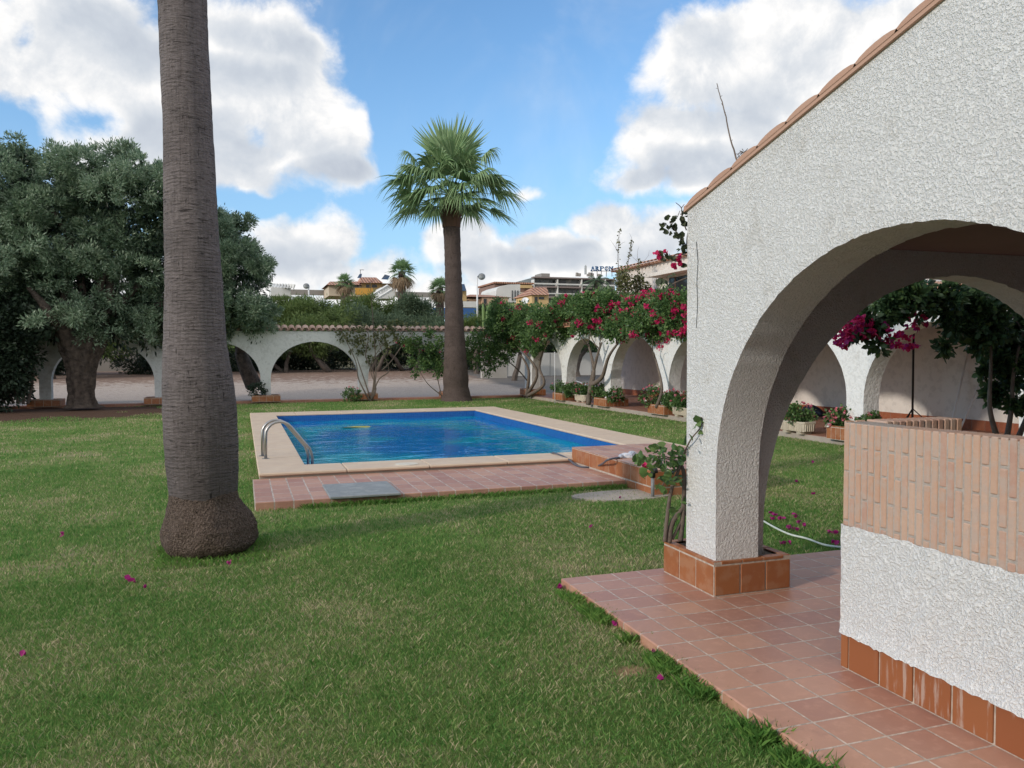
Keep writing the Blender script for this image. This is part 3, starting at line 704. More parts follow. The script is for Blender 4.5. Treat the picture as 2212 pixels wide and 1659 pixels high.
# stucco face as a displaced grid
ny, nz = 150, 22; grid = []
for j in range(nz+1):
    for i in range(ny+1):
        v = V1-(i/ny)*2.6; z = .185+(.735-.185)*j/nz
        e = random.gauss(0, .0022)+.002*math.sin(v*37+z*21)+.003*math.sin(v*9+z*5); edge = (.003*math.sin(v*43)+random.gauss(0, .0015)) if j == nz else (-.006*abs(math.sin(v*29))+random.gauss(0, .002) if j == 0 else 0)
        fl = .016*math.exp(-((z-.185)/.03))
        grid.append((2.861-e-fl*.9, v, z+edge))
fs = [(j*(ny+1)+i, (j+1)*(ny+1)+i, (j+1)*(ny+1)+i+1, j*(ny+1)+i+1) for j in range(nz) for i in range(ny)]
o_ = mb.build('stucco_core', STUCCO, par)
mb = MB(); mb.add(grid, fs)
# flank that turns the corner at the far end
g2 = []
for j in range(nz+1):
    for i in range(7): g2.append((2.861+(3.01-2.861)*i/6, V1-.0005+random.gauss(0, .0015)*(i > 0), .185+(.735-.185)*j/nz))
mb.add(g2, [(j*7+i, j*7+i+1, (j+1)*7+i+1, (j+1)*7+i) for j in range(nz) for i in range(6)])
mb.build('stucco_face', STUCCO, par, smooth=True)
mb = MB(); zt, zb0 = 1.262, .722
mb.box(2.8715, 3.0, V0, V1-.006, zb0, zt-.012, 0); mb.box(3.0, 3.49, 3.105, V1-.006, zb0, zt-.012, 0)
i = 0; v = V1
while v > .2:
    w = .0413; zz = zt if True else 0; off = .0 if i % 2 == 0 else -.125
    ztop = zt+.012*math.sin(v*1.3)
    tops = [ztop]; k = ztop-(.245 if i % 2 == 0 else .125)
    while k > zb0+.02: tops.append(k); k -= .25
    tops.append(zb0-.002)
    for a, b_ in zip(tops[:-1], tops[1:]):
        dx = random.uniform(-.003, .001); b_ += random.uniform(-.004, .004)
        mb.box(2.868+dx, 2.93 if a != ztop else 3.004, v-w+.0048+random.uniform(-.001, .001), v-.0035, b_+.006, a-.004, 1, .004)
    v -= w; i += 1
u = 3.012; i = 0
while u < 3.49:
    w = .0413
    for a, b_ in ((zt, zt-.245), (zt-.25, zt-.50)):
        mb.box(u+.004, u+w-.004, 3.098, 3.236, b_+.006, a-.003, 1, .004)
    u += w; i += 1
for z_ in (zt-.13, zt-.38): pass
for a, b_ in ((zt-.125, zt-.0), (zt-.375, zt-.13), (zt-.54, zt-.38)):
    mb.box(2.873, 2.93, V1-.008, V1+.004, a+.005, b_-.005, 1, .004); mb.box(2.94, 3.0, V1-.008, V1+.004, a+.005, b_-.005, 1, .004)
mb.build('brick_coping', [MORTAR, BRICKI], par)
mb = MB(); mb.box(2.872, 3.02, V0, V1-.004, 0, .19, 0)
v = V1-.0
mb.box(2.862, 2.874, v-.05, v-.004, .008, .197, 1, .003); v -= .055
while v > .1: mb.box(2.862+random.uniform(-.001, .001), 2.876, v-.196, v-.004, .008, .196, 1, .003); v -= .2045
mb.box(2.88, 3.01, V1-.006, V1+.004, .008, .19, 1, .003)
mb.build('tile_base', [GROUT, MT['stained_tile']], par)

# ------------------------------------------------------------------ pool
ZC = .10
pool = empty('swimming_pool', (3.5, 16, 0), 'rectangular blue swimming pool with a cream stone coping', 'swimming pool')
IU0, IU1, IV0, IV1 = .80, 5.98, 11.13, 20.65
mb = MB()
def slabs(a0, a1, b0, b1, along, L=1.0):
    n = max(1, round(((a1-a0) if along == 'u' else (b1-b0))/L))
    for i in range(n):
        if along == 'u': q0, q1 = a0+(a1-a0)*i/n, a0+(a1-a0)*(i+1)/n; mb.box(q0+.0025, q1-.0025, b0, b1, ZC-.042, ZC+random.uniform(-.001, .001), 0, .012)
        else: q0, q1 = b0+(b1-b0)*i/n, b0+(b1-b0)*(i+1)/n; mb.box(a0, a1, q0+.0025, q1-.0025, ZC-.042, ZC+random.uniform(-.001, .001), 0, .012)
slabs(PU0, IU0, IV0, IV1, 'v'); slabs(IU1, PU1, IV0, IV1, 'v'); slabs(PU0, PU1, PV0, IV0, 'u', 1.1); slabs(PU0, PU1, IV1, PV1, 'u', 1.1)
mb.build('coping', COPING, pool)
mb = MB(); mb.box(PU0+.02, PU1-.02, PV0+.03, IV0, -.3, ZC-.044).box(PU0+.02, PU1-.02, IV1, PV1-.02, -.3, ZC-.044).box(PU0+.02, IU0, IV0, IV1, -.3, ZC-.044).box(IU1, PU1-.02, IV0, IV1, -.3, ZC-.044)
mb.build('plinth', CONC, pool)
def mosaic():
    m, t, b, o = newmat('blue_mosaic'); P = worldpos(t); s = t.node('ShaderNodeSeparateXYZ'); t.l.new(P, s.inputs[0])
    c = t.node('ShaderNodeCombineXYZ'); t.l.new(t.math('ADD', s.outputs[0], s.outputs[1]), c.inputs[0]); t.l.new(t.math('ADD', s.outputs[2], t.math('MULTIPLY', s.outputs[1], .5)), c.inputs[1])
    k = t.node('ShaderNodeTexBrick'); k.offset = 0; t.l.new(c.outputs[0], k.inputs['Vector'])
    for a, v in (('Scale', 1), ('Mortar Size', .003), ('Brick Width', .05), ('Row Height', .05)): k.inputs[a].default_value = v
    k.inputs['Color1'].default_value = (.008, .07, .26, 1); k.inputs['Color2'].default_value = (.015, .11, .34, 1); k.inputs['Mortar'].default_value = (.05, .13, .32, 1)
    t.l.new(t.mix(t.math('MULTIPLY', t.noise(P, 1.1, 3, .5), .6), k.outputs['Color'], (.012, .14, .46)), b.inputs['Base Color']); b.inputs['Roughness'].default_value = .25; return m
MOS = mosaic(); mb = MB(); D0 = -1.5; e = .012
a, b_, c, d = IU0+e, IU1-e, IV0+e, IV1-e
mb.quad((a, c, D0), (b_, c, D0), (b_, d, D0), (a, d, D0)); T_ = ZC-.036
for p, q in (((a, c), (b_, c)), ((b_, c), (b_, d)), ((b_, d), (a, d)), ((a, d), (a, c))): mb.quad((*p, D0), (*q, D0), (*q, T_), (*p, T_))
mb.build('basin', MOS, pool, fix=False)
def water():
    m, t, b, o = newmat('pool_water'); t.n.remove(b); P = worldpos(t)
    n1 = t.noise(t.vmath('MULTIPLY', P, (.8, 1.25, 1)), 1.7, 3, .5, .4); n2 = t.noise(P, 9, 2, .5)
    h = t.math('ADD', n1, t.math('MULTIPLY', n2, .18)); nb = bump(t, None, h, 1.0, .022)
    fr = t.node('ShaderNodeFresnel'); fr.inputs[0].default_value = 1.333; t.l.new(nb, fr.inputs['Normal'])
    gl = t.node('ShaderNodeBsdfGlossy'); gl.inputs['Roughness'].default_value = .02; t.l.new(nb, gl.inputs['Normal']); gl.inputs[0].default_value = (1, 1, 1, 1)
    tr0 = t.node('ShaderNodeBsdfTransparent'); tr0.inputs[0].default_value = (.45, .85, .95, 1); df = t.node('ShaderNodeBsdfDiffuse'); t.l.new(t.mix(t.smooth(t.noise(P, .45, 2, .5), .4, .6), (.0, .20, .58), (.0, .38, .56)), df.inputs[0]); tr = t.node('ShaderNodeMixShader'); tr.inputs[0].default_value = .7; t.l.new(tr0.outputs[0], tr.inputs[1]); t.l.new(df.outputs[0], tr.inputs[2])
    mx = t.node('ShaderNodeMixShader'); t.l.new(t.math('MULTIPLY', t.math('POWER', fr.outputs[0], 1.2), .85), mx.inputs[0]); t.l.new(tr.outputs[0], mx.inputs[1]); t.l.new(gl.outputs[0], mx.inputs[2]); t.l.new(mx.outputs[0], o.inputs[0]); return m
ZW = -.085
mb = MB(); mb.quad((a+.001, c+.001, ZW), (b_-.001, c+.001, ZW), (b_-.001, d-.001, ZW), (a+.001, d-.001, ZW)); tag(mb.build('pool_water', water(), fix=False), kind='structure')
for x, y, lb in ((878, 1003, 'cream oval skimmer lid let into the front coping, left of the hose'), (1268, 989, 'cream oval skimmer lid let into the front coping beside the tiled platform')):
    p = at(x, y, ZC); mb = MB(); mb.prism([(p.x+.16*math.cos(2*PI*k/28), p.y+.13*math.sin(2*PI*k/28)) for k in range(28)], ZC-.01, ZC+.008)
    o_ = tag(mb.build('skimmer_lid', simple('lid_'+str(int(x)), (.72, .66, .55), None, 10, .5)), lb, 'pool lid', 'skimmer lids in the pool coping')
# paved pad in front of the pool
mb = MB(); mb.box(.11, 4.49, 8.80, 10.48, -.3, .03, b=.006)
tag(mb.build('pavement', PADT), kind='structure')
mb = MB()
pa = [at((600+x/3.16)*.8848, (950+y/3.16)*.8848, .03) for x, y in ((605, 750), (1105, 718), (1180, 815), (635, 850))]
u0, u1 = (pa[0].x+pa[3].x)/2, (pa[1].x+pa[2].x)/2; v0, v1 = (pa[2].y+pa[3].y)/2, (pa[0].y+pa[1].y)/2
mb.box(u0, u1, v0, v1, .024, .052, 0, .006)
tag(mb.build('access_cover', SLATE), 'grey stone access cover lying on the pink paving before the pool', 'access cover')
# raised tiled platform
plat = empty('tiled_platform', (5.2, 9.1, -.06), 'raised terracotta tiled platform at the near right corner of the pool', 'platform')
mb = MB(); U0, U1, Va, Vb, zt = 4.49, 6.02, 8.08, 10.5, .255
mb.box(U0+.006, U1-.006, Va+.006, Vb, -.3, zt-.012, 0)
tile_face(mb, 'v', U0+.006, -1, Va, Vb, .045, zt-.016, .204, .2); tile_face(mb, 'v', U0+.006, -1, Va, 8.79, -.06, .04, .204, .1)
tile_face(mb, 'u', Va+.006, -1, U0, U1, .045, zt-.016, .204, .2); tile_face(mb, 'u', Va+.006, -1, U0, U1, -.06, .04, .204, .1)
tile_face(mb, 'v', U1-.006, 1, Va, Vb, .045, zt-.016, .204, .2); tile_face(mb, 'v', U1-.006, 1, Va, Vb, -.06, .04, .204, .1)
mb.build('sides', [GROUT, GLAZED], plat)
mb = MB(); mb.box(U0-.002, U1+.002, Va-.002, Vb, zt-.0115, zt, 0, .004); mb.build('top', PADT, plat)
# concrete pad and standpipe
mb = MB(); p0 = at(1335, 1072, -.05); mb.prism([(p0.x+.62*math.cos(a_)*(1+.1*math.sin(3*a_))+.1, p0.y+.34*math.sin(a_)*(1+.1*math.cos(2*a_))) for a_ in [2*PI*k/30 for k in range(30)]], -.1, -.035)
tag(mb.build('concrete_pad', CONC), 'irregular bare concrete pad in the grass at the foot of the tiled platform', 'concrete pad')
p = at((1400+1070/5.53)*.8848, (950+1480/5.53)*.8848, -.06); hh = pxsize(62, p)
sp = empty('standpipe', p, 'grey plastic standpipe with an elbow beside the platform corner', 'pipe'); mb = MB(); mb.tube([p, p+Vector((0, 0, hh*.75))], .021, 12); mb.build('pipe', GREYP, sp, smooth=True)
mb = MB(); q = p+Vector((0, 0, hh*.75)); mb.tube([q, q+Vector((0, 0, .05)), q+Vector((.01, -.01, .075)), q+Vector((.035, -.035, .085))], [.031, .031, .032, .034], 12); mb.build('elbow', BLACKM, sp, smooth=True)
# ladder
la = empty('pool_ladder', (.30, 11.7, ZC), 'stainless steel pool ladder handrails over the left coping', 'ladder')
pb = at(574, 991, ZC); pb2 = at((600+300/7.37)*.8848, (980+985/7.37)*.8848, ZC)
for pbx in (pb, pb2):
    u_, v_ = pbx.x, pbx.y; g = []
    Lh = .56; hgt = .50
    g += [(u_, v_, ZC), (u_+.005, v_, ZC+hgt*.62)]
    for k in range(1, 9):
        a_ = PI-k*PI/8*.80; g.append((u_+.20+.20*math.cos(a_), v_, ZC+hgt*.66+.20*math.sin(a_)))
    g += [(u_+.62, v_, ZC+.12), (u_+.655, v_, ZC+.0), (u_+.665, v_, ZW-.3), (u_+.665, v_, -.9)]
    mb = MB(); mb.tube(g, .021, 12); mb.build('handrail', STEEL, la, smooth=True)
    mb = MB(); mb.prism([(u_+.05*math.cos(2*PI*k/20), v_+.05*math.sin(2*PI*k/20)) for k in range(20)], ZC, ZC+.008); mb.build('flange', STEEL, la)
for z_ in (-.3, -.55, -.8):
    mb = MB(); mb.box(pb.x+.62, pb.x+.70, pb.y, pb2.y, z_-.015, z_+.015); mb.build('step', STEEL, la)
# floating leaf
p = at(855*.8848*1.0, 1044*.8848, ZW) if False else at(770, 923.5, ZW)
mb = MB(); mb.add([p+Vector((.33*math.cos(a_)*1.0, .10*math.sin(a_), .012+.01*math.sin(2*a_))) for a_ in [2*PI*k/16 for k in range(16)]]+[p+Vector((0, 0, .035))], [(k, (k+1) % 16, 16) for k in range(16)])
tag(mb.build('floating_leaf', YELLOWF), 'yellow-green palm leaf scrap floating on the pool water', 'leaf')
# hose on the paving and white test kit on platform
Zp = .035
def zpt(x, y, k, ox, oy, z): return at((ox+x/k)*.8848, (oy+y/k)*.8848, z)
hp = [zpt(450, 485, 3.16, 1200, 950, ZC-.0)+Vector((0, .05, -.1)), zpt(470, 493, 3.16, 1200, 950, ZC+.012), zpt(540, 512, 3.16, 1200, 950, ZC+.012), zpt(600, 545, 3.16, 1200, 950, ZC-.02), zpt(640, 580, 3.16, 1200, 950, .045), zpt(700, 600, 3.16, 1200, 950, .045), zpt(790, 602, 3.16, 1200, 950, .045), zpt(850, 580, 3.16, 1200, 950, .15), zpt(900, 545, 3.16, 1200, 950, .265), zpt(985, 527, 3.16, 1200, 950, .267)]
def smoothpts(P_, n=6):
    out = []
    for i in range(len(P_)-1):
        a, b_, c, d = P_[max(i-1, 0)], P_[i], P_[i+1], P_[min(i+2, len(P_)-1)]
        for k in range(n):
            t = k/n; out.append(.5*((2*b_)+(c-a)*t+(2*a-5*b_+4*c-d)*t*t+(3*b_-a-3*c+d)*t**3))
    out.append(P_[-1]); return out
mb = MB(); mb.tube(smoothpts(hp), .013, 8); tag(mb.build('hose', HOSE, smooth=True), 'dark grey hose curling from the pool over the paving onto the platform', 'hose')
a = zpt(985, 528, 3.16, 1200, 950, .27); b_ = zpt(1130, 512, 3.16, 1200, 950, .27)
mb = MB(); g = [a.lerp(b_, k/6)+Vector((0, random.uniform(-.05, .05), random.uniform(0, .02))) for k in range(7)]; mb.tube(g, [.01, .035, .05, .045, .05, .04, .015], 8)
tag(mb.build('crumpled_sheet', simple('white_plastic', (.7, .7, .72), (.35, .4, .5), 25, .5)), 'crumpled white plastic sheet at the hose end on the platform', 'plastic sheet')
# white hose across the grass behind the pier
hp = [zpt(1140, 860, 3.318, 1500, 1000, -.02), zpt(1170, 880, 3.318, 1500, 1000, -.02), zpt(1290, 950, 3.318, 1500, 1000, -.02), zpt(1420, 1010, 3.318, 1500, 1000, -.02), zpt(1560, 1045, 3.318, 1500, 1000, -.02), zpt(1700, 1095, 3.318, 1500, 1000, -.01), zpt(1870, 1118, 3.318, 1500, 1000, .012), zpt(2100, 1140, 3.318, 1500, 1000, .012)]
mb = MB(); mb.tube(smoothpts(hp), .009, 8); tag(mb.build('garden_hose', WHITEH, smooth=True), 'thin pale green hose lying on the grass behind the near pier', 'hose')

# ------------------------------------------------------------------ arcades
far = empty('garden_arcade', (0, 28.6, 0), 'long white arcade wall with a scalloped tile cap across the end of the lawn', 'arcade')
FC = [2.45+3.34*k for k in range(-5, 3)]
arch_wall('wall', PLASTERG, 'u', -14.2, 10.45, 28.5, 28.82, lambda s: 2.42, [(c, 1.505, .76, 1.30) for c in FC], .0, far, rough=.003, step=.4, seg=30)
def tilecap(name, axis, s0, s1, t0, t1, z, parent, m, pitch=.235, drop=.10):
    """short barrel tiles laid across a wall, ends showing on both faces"""
    mb = MB(); n = int((s1-s0)/pitch); segs = 7
    tm = (t0+t1)/2
    for i in range(n):
        c = s0+pitch*(i+.5); rr = pitch*.46+random.uniform(-.004, .004)
        for (ta, tb, za, zb_) in ((t0-.10, tm+.02, z, z+drop), (tm-.02, t1+.10, z+drop, z)):
            vs = []
            for t_, z_ in ((ta, za), (tb, zb_)):
                for f in (1, .8):
                    for k in range(segs+1): vs.append((c+math.cos(PI*k/segs)*rr*f, t_, z_+math.sin(PI*k/segs)*rr*f*.9) if axis == 'u' else (t_, c+math.cos(PI*k/segs)*rr*f, z_+math.sin(PI*k/segs)*rr*f*.9))
            q = segs+1; fs = []
            for k in range(segs): fs += [(k, k+1, 2*q+k+1, 2*q+k), (q+k, 3*q+k, 3*q+k+1, q+k+1), (k, q+k, q+k+1, k+1), (2*q+k, 2*q+k+1, 3*q+k+1, 3*q+k)]
            mb.add(vs, fs)
            # channel tile between
            c2 = c+pitch/2; vs = []
            for t_, z_ in ((ta+.01, za), (tb, zb_)):
                for k in range(5): a_ = PI+PI*k/4; vs.append((c2+math.cos(a_)*rr*.8, t_, z_+.035+math.sin(a_)*rr*.5) if axis == 'u' else (t_, c2+math.cos(a_)*rr*.8, z_+.035+math.sin(a_)*rr*.5))
            mb.add(vs, [(k, k+1, 5+k+1, 5+k) for k in range(4)])
    return mb.build(name, m, parent)
tilecap('tile_cap', 'u', -14.2, 10.4, 28.5, 28.82, 2.46, far, ROOFP)
clo = empty('cloister_arcade', (10.4, 20, .05), 'white arcade of rounded arches along the tiled path on the right of the pool', 'arcade')
RC = [26.25-3.33*k for k in range(0, 9)]
arch_wall('wall', PLASTER, 'v', -3.0, 28.48, 10.24, 10.58, lambda s: 2.45, [(c, 1.46, .78, 1.30) for c in RC if c > -1], .05, clo, rough=.004, step=.4, seg=30)
mb = MB(); mb.quad((9.95, -3, 2.50), (13.8, -3, 2.98), (13.8, 28.4, 2.98), (9.95, 28.4, 2.50)); mb.quad((9.95, -3, 2.46), (9.95, 28.4, 2.46), (13.8, 28.4, 2.90), (13.8, -3, 2.90))
mb.quad((9.95, -3, 2.46), (13.8, -3, 2.90), (13.8, -3, 2.98), (9.95, -3, 2.50)).quad((9.95, 28.4, 2.46), (9.95, 28.4, 2.50), (13.8, 28.4, 2.98), (13.8, 28.4, 2.90)).quad((9.95, -3, 2.46), (9.95, -3, 2.50), (9.95, 28.4, 2.50), (9.95, 28.4, 2.46))
mb.build('roof_slab', simple('slab_orange', (.50, .27, .17), (.42, .22, .14), 3, .9), clo, fix=False)
mb = MB(); v = -2.9; segs = 6                          # tile rows over the slab
while v < 28.3:
    vs = []
    for u_, z_ in ((9.88, 2.505), (13.8, 2.99)):
        for k in range(segs+1): vs.append((u_, v+math.cos(PI*k/segs)*.10, z_+math.sin(PI*k/segs)*.09))
    mb.add(vs, [(k, k+1, segs+2+k, segs+1+k) for k in range(segs)]); v += .235
mb.build('roof_tiles', ROOFT, clo, fix=False)
# main house behind the cloister
hs = empty('villa', (15, 17, 0), 'tall white villa wall with a tiled eave and small dark window behind the cloister', 'house')
HU = 13.82
mb = MB(); mb.box(HU, 22, -4, 27.9, 0, 4.78); mb.build('wall', HOUSEW, hs)
mb = MB(); mb.box(HU-.012, HU, -4, 27.88, .05, .25); mb.build('skirting', SKIRT, hs)
tilec = MB(); v = -4
while v < 27.8:
    vs = []; 
    for u_, z_ in ((HU-.28, 4.80), (HU+3.5, 5.7)):
        for k in range(7): vs.append((u_, v+math.cos(PI*k/6)*.105, z_+math.sin(PI*k/6)*.06))
    tilec.add(vs, [(k, k+1, 8+k, 7+k) for k in range(6)]); tilec.box(HU-.26, HU+.02, v+.08, v+.13, 4.735, 4.78); v += .26
tilec.box(HU-.24, HU+3.4, -4, 27.9, 4.782, 4.80); tilec.build('eave_tiles', VERGE, hs, fix=False)
wa = atu(1443, 600, HU); wb = atu(1500, 640, HU)
mb = MB(); mb.box(HU-.02, HU-.004, wb.y-.9, wa.y-.1, 3.45, 4.15); wn = mb.build('window', DARKG, hs)
mb = MB(); mb.box(HU-.03, HU-.021, wa.y-.55, wa.y-.49, 3.45, 4.15); mb.build('frame', simple('brown_frame', (.12, .06, .04), None), wn)
mb = MB(); pc = atu(1425, 583, HU); mb.box(HU-.55, HU-.001, 20.5, pc.y, 4.22, 4.34); mb.build('window_hood', HOUSEW, hs)
mb = MB(); mb.box(HU-.3, HU-.001, wa.y-1.6, wa.y-.0, 3.30, 3.44, 0, .06); mb.build('window_box', simple('brown_shelf', (.12, .07, .055), None), hs)
mb = MB(); q = atu(1387, 600, HU); mb.box(HU-.006, HU-.001, q.y-.012, q.y+.012, 3.1, 4.7); mb.build('joint', simple('joint_grey', (.4, .38, .36), None), hs)

# planters at the arcade feet
def planter_row():
    G_ = 'tiled planters round the arcade piers'
    names = {.78: ''}
    L = [(-9.24, 'dark end of the far arcade, beside the hedge'), (-5.9, 'far arcade pier just left of the olive trunk'), (-2.56, 'far arcade pier half hidden by the near palm trunk'), (.78, 'first far arcade pier right of the near palm'),
         (4.12, 'far arcade pier covered by the twisted bare vine'), (7.46, 'far arcade pier behind the middle palm trunk')]
    for u_, w in L: planter('planter', None, u_-.47, u_+.47, 28.22, 29.0, .0 if u_ > -20 else 0, .22, 'terracotta tiled planter at the '+w, G_, .24)
    for v_, w in ((27.92, 'corner pier where the two arcades meet'), (24.58, 'second cloister pier from the far corner'), (21.25, 'third cloister pier, beside the pale forked trunk'), (17.92, 'cloister pier just left of the near white pier'),
                  (14.59, 'cloister pier hidden behind the near arch'), (11.26, 'cloister pier seen through the near arch'), (7.93, 'cloister pier behind the dark stems on the right')):
        planter('planter', None, 9.98, 10.72, v_-.42, v_+.42, .05, .29, 'terracotta tiled planter at the '+w, G_, .12)
planter_row()
# potted plants
def bushplant(name, label, cat, p, r, h, fl=PINK, n=34, per=26, leaf=.055, lm=BOUGL, nf=26, group='flowering plants in the planters'):
    e = empty(name, p, label, cat, group); B = [(p.x, p.y, p.z+h*.5, r, r, h*.55)]
    foliage('foliage', B, n, per, .10, leaf, .75, lm, e, 'quad', shell=.3)
    mb = MB()
    for k in range(7): branch(mb, p, p+Vector((random.uniform(-r, r)*.8, random.uniform(-r, r)*.8, h*random.uniform(.5, .9))), .008, .003, .15, 4, 4)
    mb.build('stems', BARKB, e)
    if nf:
        for _ in range(nf):
            c, d = crown_pts([(p.x, p.y, p.z+h*.6, r*1.02, r*1.02, h*.58)], 1, 6, .035, shell=.9); V, Fc = leaves(c, d, .045, .9); npmesh('flower', V, Fc, fl, e)
    return e
bushplant('geranium', 'dark plant at the first far arcade pier right of the near palm', 'plant', Vector((.5, 28.35, .17)), .32, .5, lm=DARKL, nf=0)
bushplant('geranium', 'low bushy plant on the grass at the foot of the twisted bare vine', 'plant', Vector((3.65, 28.15, -.04)), .38, .45, nf=6, fl=ROSE)
gp = [((9.98+.36, 24.85), .42, .46, 'dark leafy plant filling the planter of the second cloister pier', 5), ((10.2, 23.95), .30, .42, 'dark leafy plant spilling behind the far cream trough', 4),
      ((10.2, 21.62), .30, .48, 'red-flowered geranium left of the third cloister pier', 10), ((10.25, 20.86), .30, .34, 'low red-flowered geranium right of the third cloister pier', 14),
      ((10.15, 18.28), .36, .52, 'geranium with red and pink flowers left of the pier beside the near white pier', 26), ((10.25, 17.55), .30, .40, 'green geranium right of the pier beside the near white pier', 10),
      ((10.15, 11.55), .24, .34, 'pink geranium at the pier seen through the near arch', 34), ((10.3, 10.98), .20, .28, 'small pink geranium half hidden by the brick parapet', 20)]
for (u_, v_), r_, h_, lb, nf in gp: bushplant('geranium', lb, 'plant', Vector((u_, v_, .22)), r_, h_, ROSE, 40, 26, .06, BOUGL, nf)
# white blossoms
for x, y, z_ in (((1400+965/5.53), (950+135/5.53), 0), (1850+580/3.403, 650+1317/3.403, 1)):
    p = atu(x*.8848, y*.8848, 9.95); mb = MB(); c = np.repeat(np.array([p]), 9, 0)+rng.normal(size=(9, 3))*.018; V, Fc = leaves(c, unit(9), .07, .8)
    npmesh('white_flower', V, Fc, simple('petal_white%d' % z_, (.8, .8, .78), None)); tag(bpy.data.objects[-1] if False else COL.objects[-1], ('white blossom at the edge of the geranium beside the near white pier', 'white blossom at the left of the pink geranium under the near arch')[z_], 'flower')
def trough(p, rz, label, L=.72, w=.32, h=.24):
    e = empty('trough_planter', p, label, 'planter', 'cream fluted trough planters'); mb = MB(); n = 12
    def prof(s_): return [(-L/2+.04, -w/2), (L/2-.04, -w/2), (L/2, -w/2+.04), (L/2, w/2-.04), (L/2-.04, w/2), (-L/2+.04, w/2), (-L/2, w/2-.04), (-L/2, -w/2+.04)]
    P1 = prof(0); base = [(x*.93, y*.9) for x, y in P1]; c, s = math.cos(rz), math.sin(rz)
    def X(x, y, z): return (p.x+x*c-y*s, p.y+x*s+y*c, p.z+z)
    P2 = [(x*1.04, y*1.06) for x, y in P1]; P3 = [(x*.9, y*.82) for x, y in P1]
    rings = [(base, .05), (P1, h-.03), (P2, h-.03), (P2, h), (P3, h), (P3, h-.05)]
    vs = [X(x, y, z) for r_, z in rings for x, y in r_]; fs = [tuple(range(8))[::-1]]
    for i in range(len(rings)-1): fs += [(i*8+k, i*8+(k+1) % 8, (i+1)*8+(k+1) % 8, (i+1)*8+k) for k in range(8)]
    fs.append(tuple(len(vs)-8+k for k in range(8))); mb.add(vs, fs)
    for k in range(14):
        x = -L/2+.06+(L-.12)*k/13
        for y in (-w/2, w/2):
            sg = 1 if y > 0 else -1
            vs = [X(x-.012, y*.95, .06), X(x+.012, y*.95, .06), X(x+.012, y*1.03, h-.035), X(x-.012, y*1.03, h-.035), X(x, y*.95+sg*.014, .06), X(x, y*1.03+sg*.012, h-.035)]
            mb.add(vs, [(0, 4, 5, 3), (4, 1, 2, 5)])
    for k in range(5):
        y = -w/2+.07+(w-.14)*k/4
        for x in (-L/2, L/2):
            sg = 1 if x > 0 else -1
            mb.add([X(x*.95, y-.012, .06), X(x*.95, y+.012, .06), X(x*1.01, y+.012, h-.035), X(x*1.01, y-.012, h-.035), X(x*.95+sg*.014, y, .06), X(x*1.01+sg*.012, y, h-.035)], [(0, 4, 5, 3), (4, 1, 2, 5)])
    mb.build('trough', TROUGH, e)
    for sx in (-.28, .28):
        m2 = MB(); x0 = sx*L
        vs = [X(x0-.07, -w*.38, 0), X(x0+.07, -w*.38, 0), X(x0+.07, w*.38, 0), X(x0-.07, w*.38, 0), X(x0-.05, -w*.44, .05), X(x0+.05, -w*.44, .05), X(x0+.05, w*.44, .05), X(x0-.05, w*.44, .05)]
        m2.add(vs, [(0, 3, 2, 1), (4, 5, 6, 7), (0, 1, 5, 4), (1, 2, 6, 5), (2, 3, 7, 6), (3, 0, 4, 7)]); m2.build('foot', TROUGH, e)
    m2 = MB(); m2.add([X(x*.88, y*.8, h-.045) for x, y in P1], [tuple(range(8))]); m2.build('soil', SOIL, e)
    return e
for (u_, v_), lb, pl in (((10.35, 23.25), 'cream fluted trough beside the pale forked trunk, farthest of the troughs', 'dark leafy plant in the farthest cream trough'),
                     ((10.2, 16.85), 'cream fluted trough partly cut off by the near white pier', 'green geranium in the trough cut off by the near white pier'), ((10.15, 12.68), 'cream fluted trough seen under the near arch, nearest of the troughs', 'pink-flowered geranium in the cream trough under the near arch')):
    trough(Vector((u_, v_, .05)), PI/2, lb); bushplant('geranium', pl, 'plant', Vector((u_, v_, .24)), .34, .36, ROSE, 44, 26, .055, BOUGL, 16)

